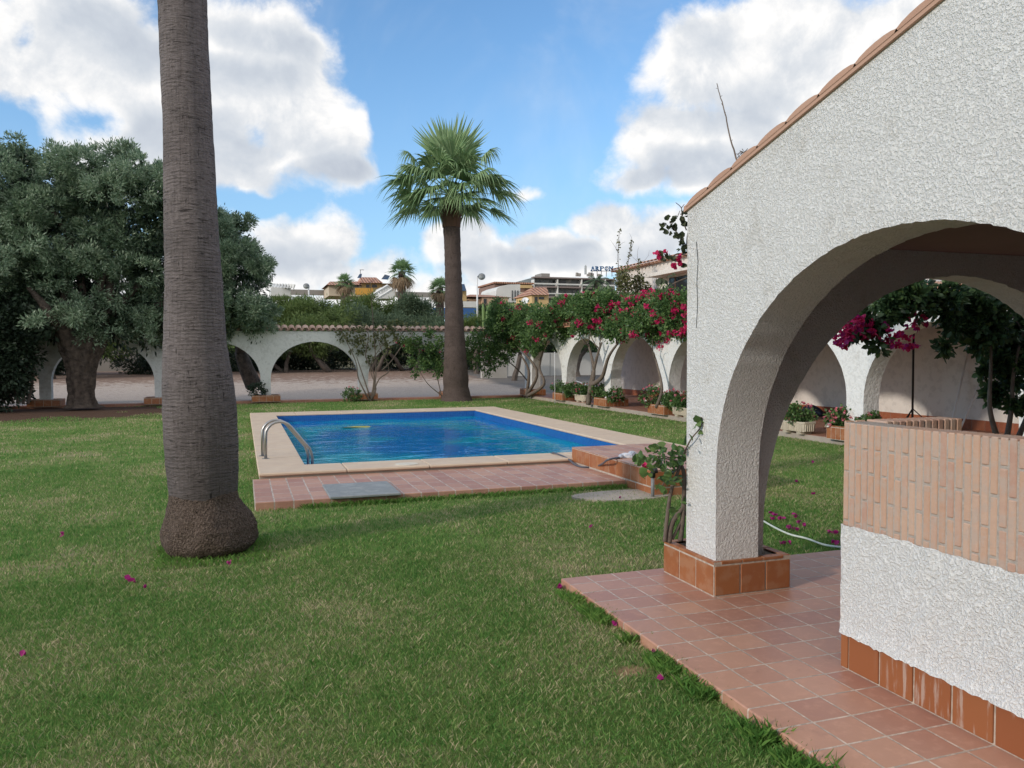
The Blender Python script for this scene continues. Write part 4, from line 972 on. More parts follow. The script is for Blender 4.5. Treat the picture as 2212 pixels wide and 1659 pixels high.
# ------------------------------------------------------------------ palms
def frond(parent, o, az, el, pet, rad, m, n=32, spread=118, droop=.5, wd=.05, pm=None, name='frond'):
    d = Vector((math.cos(az)*math.cos(el), math.sin(az)*math.cos(el), math.sin(el))); o = Vector(o)
    sd = Vector((-math.sin(az), math.cos(az), 0)); tw = random.uniform(-.5, .5); nr = d.cross(sd); sd = (sd*math.cos(tw)+nr*math.sin(tw)).normalized(); nr = sd.cross(d)
    V = []; Fc = []
    hub = o+d*pet+Vector((0, 0, -.10*pet*math.cos(el)))
    mid = o+d*pet*.5+Vector((0, 0, .03))
    # petiole
    pr = [(o, .028), (mid, .02), (hub, .014)]
    for p, w in pr: V += [p-sd*w, p+nr*w, p+sd*w]
    for i in range(2):
        for k in range(3): Fc.append((i*3+k, i*3+(k+1) % 3, i*3+3+(k+1) % 3, i*3+3+k))
    sp = R(spread); S = 5
    for k in range(n):
        a = -sp+2*sp*k/(n-1)+random.uniform(-.02, .02); dr = (d*math.cos(a)+sd*math.sin(a)); L = rad*(.80+.20*math.cos(a))*random.uniform(.86, 1.08)
        pleat = (1 if k % 2 else -1)
        dd = droop*random.uniform(.6, 1.35); kink = random.uniform(.48, .7)
        side = nr.cross(dr).normalized(); b0 = len(V)
        for i in range(S+1):
            t = i/S; q = hub+dr*L*t*(1-.12*dd*t)+nr*(-.10*L*math.sin(t*PI*.6)*abs(math.sin(a)))
            q = q+Vector((0, 0, -1))*L*dd*max(0, t-.30)**1.6
            w = wd*L*(min(1, t/.35)*.9+.12)*(1-max(0, t-.45)/.56)
            V += [q-side*w*.5+nr*pleat*w*.15, q+side*w*.5-nr*pleat*w*.15]
        for i in range(S): Fc.append((b0+2*i, b0+2*i+1, b0+2*i+3, b0+2*i+2))
    return npmesh(name, [tuple(v) for v in V], Fc, m, parent)
def trunk_px(rows, v, parent, m, name='trunk', base=None, sides=26, dv=0, bumps=.012, cap=True):
    """rows: (y, xl, xr) outline at plane v"""
    mb = MB(); rings = []
    for y, xl, xr in rows:
        c = atv((xl+xr)/2, y, v); r_ = pxsize((xr-xl)/2, c)/math.sqrt(1-.0); rings.append((c, r_))
    n = sides; vs = []
    for c, r_ in rings:
        for k in range(n):
            a = 2*PI*k/n; rr = r_*(1+bumps*math.sin(a*3+c.z*2.1)+bumps*.6*math.sin(a*5-c.z*5)); vs.append((c.x+rr*math.cos(a), c.y+rr*math.sin(a), c.z))
    fs = [(i*n+k, (i+1)*n+k, (i+1)*n+(k+1) % n, i*n+(k+1) % n) for i in range(len(rings)-1) for k in range(n)]
    mb.add(vs, fs); return mb.build(name, m, parent, smooth=True)
def interp_rows(rows, step):
    out = []
    for (y0, a0, b0), (y1, a1, b1) in zip(rows[:-1], rows[1:]):
        n = max(1, int(abs(y1-y0)/step))
        for i in range(n): t = i/n; out.append((y0+(y1-y0)*t, a0+(a1-a0)*t+random.uniform(-.6, .6), b0+(b1-b0)*t+random.uniform(-.6, .6)))
    out.append(rows[-1]); return out
# near palm
pb_ = Vector((-.262, 7.12, -.06))
np_ = empty('palm_tree', pb_, 'tall palm with a thick ringed grey trunk and swollen root base, crown above the frame', 'palm tree', 'palm trees')
s = .8848
rows = [(1105, 374, 504), (1068, 371, 509), (1030, 366, 511), (1000, 362, 511), (955, 359, 511), (938, 358, 509), (885, 356, 507), (840, 355.5, 503), (735, 358, 485), (708, 359, 484), (620, 361, 478), (486, 358.6, 468), (354, 357, 461), (265, 356, 455), (200, 352, 452), (100, 349, 447), (0, 345, 443), (-150, 341, 436), (-400, 336, 424), (-700, 330, 410), (-1000, 326, 398)]
trunk_px(interp_rows(rows, 12), 7.12, np_, PALMB, sides=48, bumps=.006)
# swollen root mass, lumpy
prof = [(1040, 372, 504), (1062, 370, 509.5), (1078, 368, 513), (1092, 366, 522), (1113, 363, 538), (1135, 359, 549), (1155, 357, 553), (1170, 359, 552), (1182, 368, 544), (1192, 380, 528)]
mb = MB(); n = 64; vs = []; prof2 = interp_rows(prof, 5)
for y, xl, xr in prof2:
    c = atv((xl+xr)/2, y, 7.12); r_ = pxsize((xr-xl)/2, c)
    for k in range(n):
        a = 2*PI*k/n; fz = min(1, max(0, (y-1055)/50)); q = r_*(1+fz*(.025*math.sin(a*4+c.z*9)+.018*math.sin(a*9-c.z*16)+random.gauss(0, .010))); vs.append((c.x+q*math.cos(a), c.y+q*math.sin(a)*.98, c.z+random.gauss(0, .003)))
mb.add(vs, [(i*n+k, (i+1)*n+k, (i+1)*n+(k+1) % n, i*n+(k+1) % n) for i in range(len(prof2)-1) for k in range(n)]); mb.build('root_base', FIBRE, np_, smooth=True)
tc = atv(362, -1000, 7.12)
for k in range(22):
    frond(np_, tc, k*2.39996, R(70-k*5), .9+.3*random.random(), 1.1, PALMF, 24, droop=.7)
# middle palm
MP = atv(987, 866, 27.3); mp = empty('palm_tree', Vector((MP.x, 27.3, -.06)), 'fan palm with a full green crown standing beyond the pool, right of centre', 'palm tree', 'palm trees')
z6 = lambda x, y: ((850+x/2.212)*s, (250+y/2.212)*s)
rows = [(866, 952, 1022), (858, 955, 1018), (835, 958, 1012)]
for y, a, b_ in ((1560, 507, 663), (1500, 511, 650), (1400, 517, 640), (1300, 520, 632), (1200, 522, 625), (1000, 523, 615), (800, 520, 608), (700, 514, 606), (640, 516, 600), (600, 508, 612), (570, 505, 616), (545, 520, 600)): rows.append((z6(0, y)[1], z6(a, 0)[0], z6(b_, 0)[0]))
rows = rows[:3]+rows[4:]
trunk_px(interp_rows(rows[:-3], 5), 27.3, mp, PALMB2, sides=24, bumps=.01)
BOOT = islandmat('leaf_boots', [(0, (.08, .045, .035)), (1, (.17, .10, .07))], .9, 12, .4, 30, .5)
mb = MB(); C0 = atv(*z6(557, 560), 27.3)
for k in range(46):
    a = k*2.39996; z_ = -.75+.95*k/46; r0 = .50+.12*(z_ > -.3)
    p = C0+Vector((math.cos(a)*r0*.54, math.sin(a)*r0*.54, z_*.8)); q = p+Vector((math.cos(a)*.14, math.sin(a)*.14, .26)); sdv = Vector((-math.sin(a), math.cos(a), 0))
    mb.add([p-sdv*.11, p+sdv*.11, q+sdv*.05, q-sdv*.05, p-sdv*.11+(p-q)*0+Vector((-math.cos(a)*.1, -math.sin(a)*.1, 0)), p+sdv*.11+Vector((-math.cos(a)*.1, -math.sin(a)*.1, 0))], [(0, 1, 2, 3), (4, 0, 3), (1, 5, 2)])
mb.tube([C0+Vector((0, 0, -.75)), C0+Vector((0, 0, -.45)), C0+Vector((0, 0, -.1)), C0+Vector((0, 0, .3))], [.32, .34, .34, .12], 16)
mb.build('leaf_bases', BOOT, mp)
CC = atv(*z6(555, 500), 27.3)
# camera-space right is +u-ish: azimuths measured in the ground plane
RA = -YAW
def sc_az(rx, ry): # rx right, ry away from the camera
    return math.atan2(math.cos(YAW)*ry-math.sin(YAW)*rx, math.cos(YAW)*rx+math.sin(YAW)*ry)
FR = [ # (right, away, elevation deg, petiole, radius, droop)
 (0, -.6, 86, .85, 1.75, .12), (-.25, -.3, 80, .9, 1.5, .3), (.3, -.3, 78, .9, 1.4, .35), (-.5, .5, 66, 1.2, 1.1, .55), (.6, .5, 64, 1.15, 1.0, .6), (-1, -.3, 47, 1.7, .95, 1.2), (-1, .3, 36, 1.5, 1.0, 1.2), (1, -.2, 44, 1.7, .95, 1.2), (1, .5, 30, 1.5, 1.0, 1.2), (.2, 1, 60, 1.2, 1.0, .7),
 (-1, -.2, 18, 1.35, 1.25, .9), (-1, .4, 8, 1.5, 1.1, .9), (-1, -.8, -4, 1.0, 1.15, .7), (-1, .1, -14, 1.2, 1.1, .6), (1, -.25, 16, 1.3, 1.25, .9), (1, .3, 6, 1.5, 1.15, .9), (1, -.9, -8, .95, 1.15, .55), (1, .1, -18, 1.3, 1.0, .5),
 (0, -1, 22, .55, 1.05, 1.7), (-.5, -1, -14, .6, .95, .7), (.5, -1, -6, .8, 1.05, .8), (-.9, -.7, -30, .7, .85, .5), (.9, -.8, -32, .7, .85, .5), (-.8, .7, 28, 1.3, 1.05, 1.0), (.8, .8, 24, 1.3, 1.0, 1.0), (-.4, -.6, 58, 1.15, 1.1, .7), (.45, -.6, 54, 1.1, 1.05, .8), (-1, -.5, 30, 1.25, 1.1, 1.1), (1, -.6, 28, 1.2, 1.1, 1.1), (-.15, .8, 76, 1.2, 1.15, .3), (-.3, -1, 56, .7, 1.1, .9), (.35, -1, 50, .75, 1.05, 1.0), (-.9, -.2, 56, 1.1, 1.1, .9), (.9, -.1, 54, 1.1, 1.05, .9), (-.6, -1, 30, .9, 1.1, 1.1), (.7, -1, 26, .9, 1.1, 1.1), (-.7, -1, 6, .9, 1.1, 1.0), (.6, -1, 10, .95, 1.1, 1.0), (0, 1, 18, 1.3, 1.0, .9), (.6, 1, -5, 1.1, 1.0, .6), (-.6, 1, -5, 1.1, 1.0, .6)]
for rx, ry, el, pt, rd, dr in FR: frond(mp, CC, sc_az(rx, ry)+random.uniform(-.12, .12), R(el+random.uniform(-3, 3)), pt*1.08, rd*1.18, PALMF, 40, (50 if el > 72 else 92) if el > -12 else 80, dr, .060)
def farpalm(name, x, ytop, ybase, v, crown_px, label, dead=.45, tw=18, date=False):
    c = atv(x, ytop, v); b_ = atv(x, ybase, v); e = empty(name, b_, label, 'palm tree', 'palm trees'); r = pxsize(crown_px, c)
    mb = MB(); w = pxsize(tw, c)/2; mb.tube([b_, b_.lerp(c, .5), c], [w*1.1, w, w*.8], 12); mb.build('trunk', PALMB2, e, smooth=True)
    for k in range(24):
        frond(e, c, k*2.39996, R(82-k*4.6), r*.42, r*.62, PALMF, 18, 110, .5, .085)
    if not date:
        for k in range(26): frond(e, c+Vector((0, 0, -r*.12)), k*2.39996, R(-25-k*1.6), r*.38, r*.62, DEADF, 12, 70, .9, .10, name='dead_frond')
    return e
farpalm('palm_tree', 745, 610, 700, 62, 27, 'small fan palm before the tiled roofs, leftmost of the distant palms')
farpalm('palm_tree', 868, 587, 700, 56, 38, 'fan palm with a brown skirt of dead leaves, left of the middle palm')
farpalm('palm_tree', 950, 622, 700, 58, 32, 'distant fan palm half hidden behind the middle palm trunk')
# date palm by the hotel
c = atv(1290, 608, 95); b_ = atv(1290, 660, 95); e = empty('palm_tree', b_, 'slender date palm in front of the grey hotel', 'palm tree', 'palm trees')
mb = MB(); mb.tube([b_, c], [.35, .28], 10); mb.build('trunk', PALMB2, e, smooth=True)
for k in range(20):
    az = k*2.39996; el = R(70-k*5); V = []; Fc = []; L = pxsize(36, c)
    pp = [c+Vector((math.cos(az)*math.cos(el)*L*t, math.sin(az)*math.cos(el)*L*t, math.sin(el)*L*t-.9*L*t*t*.6)) for t in [i/8 for i in range(9)]]
    sd = Vector((-math.sin(az), math.cos(az), 0))
    for i in range(1, 8):
        for sg in (-1, 1):
            for h_ in (0, .5):
                p = pp[i].lerp(pp[i+1], h_); q = p+sd*sg*L*.24+(pp[i+1]-pp[i])*.9+Vector((0, 0, -.10*L)); n0 = len(V); V += [tuple(p), tuple(p+(pp[i+1]-pp[i])*.5), tuple(q)]; Fc.append((n0, n0+1, n0+2))
    npmesh('frond', V, Fc, TAMB, e)

# ------------------------------------------------------------------ olive trees
ol = empty('olive_tree', (-4.9, 28.0-.8, -.06), 'huge silvery olive tree with a fluted trunk on the left of the lawn', 'olive tree')
OB = pxblobs([(60, 400, 95), (118, 372, 70), (235, 405, 85), (310, 400, 70), (345, 440, 80), (20, 470, 95), (120, 500, 105), (250, 500, 100), (350, 540, 90), (55, 590, 95), (160, 620, 80), (290, 650, 85), (400, 640, 60), (20, 660, 80), (120, 680, 70), (330, 690, 60), (230, 690, 60), (-60, 450, 140), (-80, 600, 130), (40, 350, 50), (280, 365, 48), (110, 690, 42), (175, 675, 36), (250, 690, 40), (320, 705, 38), (30, 700, 50), (385, 695, 42), (200, 560, 60), (300, 580, 60)], 27.6, 1.6, 1.3)
foliage('crown', subblobs(OB, 9), 3600, 62, .20, .115, .28, OLIVE, ol, 'quad', shell=.8, droop=-.25)
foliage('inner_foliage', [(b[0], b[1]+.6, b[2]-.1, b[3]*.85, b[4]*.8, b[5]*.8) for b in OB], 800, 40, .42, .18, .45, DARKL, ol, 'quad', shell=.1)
mb = MB(); bx = atv(178, 880, 27.2)
n = 56; rows_ = [(880, 134, 228), (874, 141, 214), (850, 147, 207), (800, 142, 210), (775, 134, 218), (755, 124, 230), (735, 118, 234), (712, 116, 226)]
vs = []
for y, xl, xr in interp_rows(rows_, 6):
    c = atv((xl+xr)/2, y, 27.2); r_ = pxsize((xr-xl)/2, c)*.77
    for k in range(n): a = 2*PI*k/n; q = r_*(1+.13*math.cos(a*7+c.z*1.1+.8*math.sin(c.z*2))+.07*math.sin(a*12-c.z*2)+random.gauss(0, .015)); vs.append((c.x+q*math.cos(a), c.y+q*.8*math.sin(a), c.z))
nr_ = len(vs)//n; mb.add(vs, [(i*n+k, (i+1)*n+k, (i+1)*n+(k+1) % n, i*n+(k+1) % n) for i in range(nr_-1) for k in range(n)])
tp = atv(178, 752, 27.2)
for x, y, r0 in ((60, 620, .30), (140, 560, .28), (230, 560, .30), (330, 590, .26), (390, 640, .2), (20, 500, .2), (110, 450, .15), (260, 460, .16)): branch(mb, tp+Vector((random.uniform(-.4, .4), 0, -.1)), atv(x, y, 27.4+random.uniform(-1, 1)), r0, .06, .12, 6, 8)
mb.build('trunk', BARKO, ol, smooth=True)
o2 = empty('olive_tree', atv(545, 830, 30.2), 'smaller olive tree behind the far arcade, just right of the near palm trunk', 'olive tree')
OB2 = pxblobs([(495, 510, 55), (520, 570, 52), (470, 560, 60), (480, 480, 30), (535, 620, 40), (500, 660, 55), (555, 680, 42), (520, 705, 42), (450, 640, 60), (430, 560, 60)], 27.9, .8, 1.2)
foliage('crown', subblobs(OB2, 9), 1250, 62, .18, .11, .28, OLIVE, o2, 'quad', shell=.8, droop=-.25)
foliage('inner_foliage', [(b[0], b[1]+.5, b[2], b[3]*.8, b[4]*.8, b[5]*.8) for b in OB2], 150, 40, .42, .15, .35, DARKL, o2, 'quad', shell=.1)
mb = MB(); q = atv(548, 832, 30.2); k1 = branch(mb, q, atv(520, 760, 29.8), .3, .22, .05, 5, 10); branch(mb, k1, atv(500, 640, 28.6), .2, .06, .1, 5, 8); branch(mb, k1, atv(540, 620, 28.6), .18, .05, .1, 5, 8); mb.build('trunk', BARKO, o2, smooth=True)
he = empty('hedge', atv(0, 880, 27), 'dense almost black hedge at the far left edge', 'hedge')
foliage('foliage', pxblobs([(-5, 800, 68), (30, 760, 45), (-30, 740, 110), (30, 830, 38), (-60, 820, 90), (0, 700, 70)], 27.3, .5), 420, 60, .3, .12, .5, DARKL, he, 'quad', shell=.5)
mb = MB()
for k in range(6): branch(mb, atv(10+k*10, 872, 27.3), atv(-10+k*16, 760, 27.3), .05, .02)
mb.build('stems', BARKG, he)

# ------------------------------------------------------------------ bougainvillea
def vine(label, base, tips, blobs, nsub, per, subr, leaf, lm, fm, nfl, fper=6, fl=.05, group=None, shape='quad', stems=.05, fblobs=None, name='bougainvillea', fsub=.1, shell=.35, w=.7, extra=3):
    e = empty(name, base, label, 'bougainvillea', group); mb = MB()
    for tp in tips:
        pts = [Vector(x) for x in tp]; pts = smoothpts(pts, 5); L = len(pts); mb.tube(pts, [stems*(1-.75*i/L) for i in range(L)], 7)
        for k in range(extra):
            p = pts[-1-random.randrange(max(1, L//3))]; branch(mb, p, p+Vector((random.uniform(-.5, .5), random.uniform(-.4, .4), random.uniform(.1, .6))), stems*.3, stems*.1, .2, 4, 5)
    mb.build('stems', BARKB, e, smooth=True)
    foliage('foliage', blobs, nsub, per, subr, leaf, w, lm, e, shape, shell=shell)
    if nfl:
        c, d = crown_pts([(b[0], b[1]-.05, b[2], b[3]*1.02, b[4]*1.02, b[5]*1.02) for b in (fblobs or blobs)], nfl, fper, fsub, shell=.8); V, Fc = leaves(c, d, fl, .9, 'quad', .3); npmesh('flowers', V, Fc, fm, e)
    return e
A = lambda x, y, v=28.2: atv(x, y, v)
GB = 'bougainvillea vines on the arcades'
# twisted bare vine on the far arcade
vine('sparse vine with twisted bare grey stems climbing the far arcade', A(797, 868), [[A(800, 868), A(775, 820), A(768, 780), A(740, 720)], [A(800, 868), A(808, 810), A(790, 770), A(795, 720), A(760, 700)], [A(798, 868), A(812, 840), A(800, 790), A(830, 740)], [A(800, 866), A(818, 820), A(840, 800), A(826, 760), A(815, 730)], [A(800, 860), A(780, 800), A(770, 770)], [A(805, 862), A(812, 800), A(806, 700), A(800, 610)], [A(825, 800), A(845, 780), A(870, 745), A(890, 725)]],
     pxblobs([(735, 728, 20), (770, 745, 24), (795, 762, 24), (830, 750, 24), (695, 722, 14), (820, 728, 26), (865, 728, 22), (785, 722, 26), (755, 714, 18), (900, 745, 20), (845, 712, 22), (880, 704, 20)], 28.25, .08, .3), 80, 13, .15, .10, DRYL, PINK, 0, group=GB, stems=.03, shell=.1, extra=0)
vine('straggly green vine hanging on the far arcade left of the middle palm', A(930, 850), [[A(955, 855), A(925, 830), A(905, 800)], [A(955, 862), A(940, 800), A(920, 760)]],
     pxblobs([(885, 748, 15), (905, 765, 18), (930, 755, 20), (918, 785, 16), (950, 742, 18), (888, 785, 12), (950, 800, 14), (935, 775, 18), (905, 735, 14), (925, 722, 12), (945, 765, 20), (900, 808, 8), (870, 735, 10)], 28.1, .2, .6), 190, 18, .15, .085, BOUGL, PINK, 6, group=GB, stems=.022, shell=.1)
vine('dark dense vine hanging on the far arcade right of the middle palm', A(1025, 780), [[A(1160, 850), A(1120, 800), A(1080, 770), A(1040, 760)]],
     pxblobs([(1030, 760, 34), (1060, 740, 40), (1050, 790, 22), (1090, 745, 36), (1010, 745, 24), (1075, 765, 30), (1040, 720, 24)], 28.0, .25, .7), 170, 24, .2, .085, BOUGL, PINK, 8, group=GB, stems=.03)
def AU(x, y):
    p = atu(x, y, 9.98)
    return p if p.y < 27.9 else atv(x, y, 27.9)
v_ = 27.6
vine('leafy bougainvillea on a twisted trunk at the corner of the arcades', AU(1135, 855), [[AU(1137, 855), AU(1142, 800), AU(1120, 760)], [AU(1140, 855), AU(1175, 830), AU(1165, 790), AU(1180, 740)], [AU(1140, 850), AU(1160, 800), AU(1110, 740)]],
     pxblobs_u([(1120, 696, 39), (1170, 696, 41), (1090, 686, 24), (1210, 706, 29), (1150, 738, 34), (1110, 733, 27), (1150, 684, 22), (1210, 674, 32), (1100, 684, 19), (1075, 674, 27), (1065, 706, 27), (1140, 696, 41), (1190, 688, 24)], 9.95, 27.9, .5), 760, 26, .17, .085, BOUGL, PINK, 45, 16, .07, GB, stems=.07)
v_ = 22.9
vine('bougainvillea with scattered magenta flowers on a pale forked trunk', AU(1271, 874), [[AU(1271, 874), AU(1276, 830), AU(1290, 770), AU(1300, 740)], [AU(1276, 832), AU(1300, 815), AU(1315, 770), AU(1340, 735)], [AU(1274, 850), AU(1283, 800), AU(1270, 740)]],
     pxblobs_u([(1260, 664, 36), (1300, 666, 41), (1340, 674, 37), (1230, 694, 27), (1290, 696, 32), (1330, 711, 29), (1370, 664, 29), (1250, 711, 22), (1310, 662, 24), (1270, 662, 18), (1220, 664, 27), (1225, 711, 27), (1350, 662, 27), (1350, 696, 27), (1385, 694, 24), (1300, 674, 41), (1230, 662, 16)], 9.95, 27.9, .5), 820, 26, .16, .08, BOUGL, PINK, 70, 22, .075, GB, stems=.08)
v_ = 19.4
vine('bougainvillea thick with magenta flowers left of the near white pier', AU(1437, 880), [[AU(1418, 880), AU(1430, 840), AU(1420, 790), AU(1410, 760)]],
     pxblobs_u([(1400, 664, 37), (1440, 664, 39), (1380, 696, 32), (1420, 711, 36), (1460, 694, 36), (1490, 664, 41), (1450, 662, 21), (1365, 664, 24), (1480, 706, 24), (1430, 664, 41), (1380, 662, 21), (1470, 662, 21), (1500, 694, 36), (1350, 674, 24)], 9.95, 27.9, .45), 820, 26, .15, .075, BOUGL, PINK, 150, 26, .07, GB, stems=.05)
# tall whippy shrub
v_ = 24.5; e = vine('tall whippy shrub with small leaves rising over the flowering vines', A(1345, 700, v_), [[A(1345, 720, v_), A(1340, 620, v_), A(1335, 560, v_), A(1338, 495, v_)], [A(1345, 700, v_), A(1352, 600, v_), A(1365, 520, v_)], [A(1360, 700, v_), A(1375, 620, v_), A(1380, 560, v_)], [A(1370, 700, v_), A(1400, 650, v_), A(1430, 610, v_)]],
     pxblobs([(1345, 620, 28), (1360, 650, 34), (1390, 640, 28), (1335, 670, 26), (1410, 670, 26), (1380, 610, 18), (1345, 590, 14)], v_, .2, .6), 200, 17, .2, .09, DRYL, PINK, 0, stems=.022, name='shrub', shell=.1)
e['category'] = 'shrub'
c = []; 
for pts in ([(1340, 620), (1335, 560), (1338, 495)], [(1352, 600), (1358, 555), (1365, 520)], [(1375, 620), (1378, 590), (1380, 560)]):
    P_ = smoothpts([A(x, y, v_) for x, y in pts], 14); c += [tuple(q+Vector((random.uniform(-.08, .08), 0, 0))) for q in P_ for _ in (0, 1)]
V, Fc = leaves(np.array(c), unit(len(c)), .10, .5); npmesh('shoot_leaves', V, Fc, DRYL, e)
# near vine beside the pier (own leaves, ovate)
v_ = 4.98; N = lambda x, y, v=4.98: atv(x, y, v)
def nearvine(label, base, stems, leafpts, flowers, size=.055, lm=NEARL, fm=PINK):
    e = empty('bougainvillea', base, label, 'bougainvillea', 'vines by the near porch'); mb = MB()
    for pts, r0, r1 in stems:
        q = smoothpts([Vector(p) for p in pts], 6); L = len(q); mb.tube(q, [r0+(r1-r0)*i/L for i in range(L)], 8)
    mb.build('stems', BARKB, e, smooth=True)
    c = np.array([tuple(p) for p in leafpts]); d = unit(len(c)); d[:, 2] -= .5
    V, Fc = leaves(c, d, size, .8, 'ovate', .2); npmesh('leaves', V, Fc, lm, e)
    if len(flowers):
        for p in flowers:
            c = np.array([tuple(Vector(p)+Vector((random.gauss(0, .006), random.gauss(0, .006), random.gauss(0, .006)))) for _ in range(5)]); V, Fc = leaves(c, unit(len(c)), .034, .95, 'ovate', .25); npmesh('flower', V, Fc, fm, e)
    return e
lp = []
for x, y, r_, n_ in ((1385, 1000, 20, 16), (1410, 985, 26, 22), (1440, 990, 26, 24), (1465, 975, 18, 14), (1440, 1020, 24, 20), (1455, 1040, 20, 12), (1400, 1020, 14, 8), (1470, 1000, 18, 14), (1422, 963, 10, 8), (1430, 1058, 12, 5), (1462, 1105, 12, 6), (1480, 1090, 8, 3)):
    for _ in range(n_): a = random.random()*2*PI; q = r_*math.sqrt(random.random()); lp.append(N(x+q*math.cos(a), y+q*math.sin(a), 4.9+random.uniform(-.15, .15)))
for x, y in ((1513, 935), (1508, 915), (1500, 925), (1505, 905), (1518, 908), (1480, 950), (1492, 945), (1488, 965), (1512, 920), (1522, 918)): lp.append(N(x, y, 4.62) if x > 1483 else N(x, y, 4.85))
nearvine('leafy bougainvillea with one pink flower growing from the near planter beside the pier', (2.95, 4.99, .18),
  [([N(1436, 1170), N(1442, 1110), N(1450, 1060), N(1468, 1010), N(1480, 975)], .016, .009), ([N(1445, 1172), N(1452, 1130), N(1480, 1085), N(1482, 1040)], .022, .012), ([N(1452, 1165), N(1470, 1130), N(1483, 1105)], .012, .008), ([N(1470, 1168), N(1476, 1100), N(1478, 1030), N(1470, 1000)], .02, .012),
   ([N(1475, 985, 4.9), N(1492, 950, 4.7), N(1512, 925, 4.62), N(1518, 905, 4.62), N(1505, 900, 4.62)], .006, .003), ([N(1470, 1000), N(1430, 990), N(1395, 1003)], .006, .003), ([N(1468, 1010), N(1440, 1035), N(1425, 1060)], .006, .003), ([N(1470, 1000), N(1430, 985), N(1380, 995)], .005, .003)], lp, [N(1391, 1005, 4.8), N(1393, 1008, 4.8)], .058)
lp = []; K4 = lambda x, y: N((1550+x/7.54)*s, (480+y/7.54)*s, 4.9)
for x, y in ((490, 610), (545, 500), (500, 530), (570, 660), (665, 680), (750, 530), (735, 580), (640, 550), (690, 430), (600, 390), (740, 400), (880, 320), (950, 280), (950, 350), (870, 430), (900, 490), (970, 480), (880, 700), (860, 780), (850, 860), (740, 740), (800, 990), (950, 930), (890, 980), (930, 1020), (500, 1140), (550, 1180), (600, 1080), (690, 1110), (720, 1170), (480, 1060), (900, 1250), (1040, 420), (1100, 600), (1040, 430), (620, 560), (860, 880), (810, 740)): lp += [K4(x, y), K4(x+random.uniform(-25, 25), y+random.uniform(-25, 25))]
for x, y in ((430, 1580), (480, 1560), (570, 1590), (640, 1480), (720, 1420), (650, 1640), (700, 1700), (540, 1700)): lp.append(K4(x, y))
nearvine('bare branched bougainvillea spray at the top corner of the near porch', N(1488, 640),
  [([K4(1000, 1150), K4(960, 900), K4(990, 620), K4(1080, 480), K4(1120, 330)], .008, .003), ([K4(985, 1000), K4(880, 800), K4(740, 620), K4(640, 450)], .006, .003), ([K4(950, 620), K4(870, 400), K4(855, 210), K4(750, 110)], .005, .002), ([K4(855, 210), K4(910, 140)], .003, .002), ([K4(980, 880), K4(1060, 780), K4(1180, 690)], .005, .002), ([K4(1000, 1100), K4(800, 1050), K4(680, 1100), K4(560, 1060)], .006, .002), ([K4(1010, 1500), K4(1010, 1150)], .012, .008), ([K4(780, 380), K4(830, 260)], .003, .002), ([K4(1000, 280), K4(1080, 220), K4(1140, 140)], .005, .003), ([K4(1010, 1480), K4(800, 1560), K4(640, 1650), K4(560, 1800)], .006, .003)],
  lp, [K4(405, 1035), K4(435, 1110), K4(560, 1000), K4(820, 1100), K4(800, 1180), K4(830, 1230), K4(730, 1280), K4(700, 1270), K4(790, 1160), (K4(-0, 0) if False else K4(1000, 1900))], .05, leafm('sparse_spray_leaves', [(0, (.03, .05, .03)), (1, (.10, .12, .06))]))  # dark green leaf tones, varied leaf by leaf
# vine over the inner arch
vi = 5.25; I = lambda x, y, v=5.25: atv(x, y, v)
fb = pxblobs([(1815, 725, 26), (1830, 705, 24), (1850, 690, 22), (1900, 715, 24), (1930, 735, 24), (1960, 740, 20), (1870, 715, 18), (1985, 690, 22)], 5.3, .1)
bl = pxblobs([(1880, 690, 34), (1925, 660, 46), (1980, 640, 50), (2040, 645, 52), (2095, 665, 56), (2145, 690, 62), (2200, 730, 70), (2170, 770, 40), (2120, 740, 36), (2070, 710, 30), (2190, 800, 40), (2130, 800, 14), (1840, 715, 22), (1900, 740, 14), (2240, 800, 60), (2150, 850, 18), (2190, 870, 24), (2040, 750, 12)], 5.35, .12, .8)
vine('thick dark bougainvillea with magenta clusters hanging behind the porch arch', I(2160, 945), [[I(2152, 940), I(2138, 880), I(2140, 800), I(2142, 700)], [I(2175, 945), I(2185, 880), I(2190, 800), I(2215, 700)], [I(2200, 945), I(2230, 860), I(2230, 760)]], bl, 420, 26, .085, .06, leafm('arch_vine_leaves', [(0, (.02, .045, .025)), (.6, (.05, .10, .04)), (1, (.13, .20, .06))]), PURP, 0, group='vines by the near porch', shape='ovate', stems=.026, shell=.1)
e = COL.objects['bougainvillea'] if False else None
last = [o for o in COL.objects if o.name.startswith('bougainvillea') and o.parent is None][-1]
c, d = crown_pts(fb, 75, 8, .035, shell=.5); V, Fc = leaves(c, d, .04, .9, 'ovate', .3); half = len(Fc)//2
npmesh('flowers', V, Fc, [PINK, PURP], last, mi=np.array((rng.random(len(c))[np.tile(np.arange(len(c)), 2)] < .35).astype(int)))
# twig standing on the porch roof and a nest-like tuft
mb = MB(); P_ = [atu((1650+x/2.552)*s, y/2.552*s, 3.08) for x, y in ((385, 1015), (360, 930), (330, 820), (305, 700), (280, 610), (255, 520))]; mb.tube([p+Vector((0, random.uniform(-.004, .004), 0)) for p in smoothpts(P_, 4)], [.006-.0035*i/21 for i in range(21)], 5)
for k in range(9): p = P_[0].lerp(P_[-1], k/9+.05); mb.tube([p, p+Vector((0, random.uniform(-.025, .025), random.uniform(.0, .02)))], .0015, 4)
tag(mb.build('dry_twig', BARKB), 'thin dry twig standing up from the porch roof verge', 'twig')
mb = MB()
for k in range(40):
    p = atu((1650+(395+random.uniform(0, 60))/2.552)*s, (985-random.uniform(0, 45))/2.552*s, 3.0); mb.tube([p, p+Vector((random.uniform(-.02, .02), random.uniform(-.035, .035), random.uniform(-.015, .02)))], .002, 4)
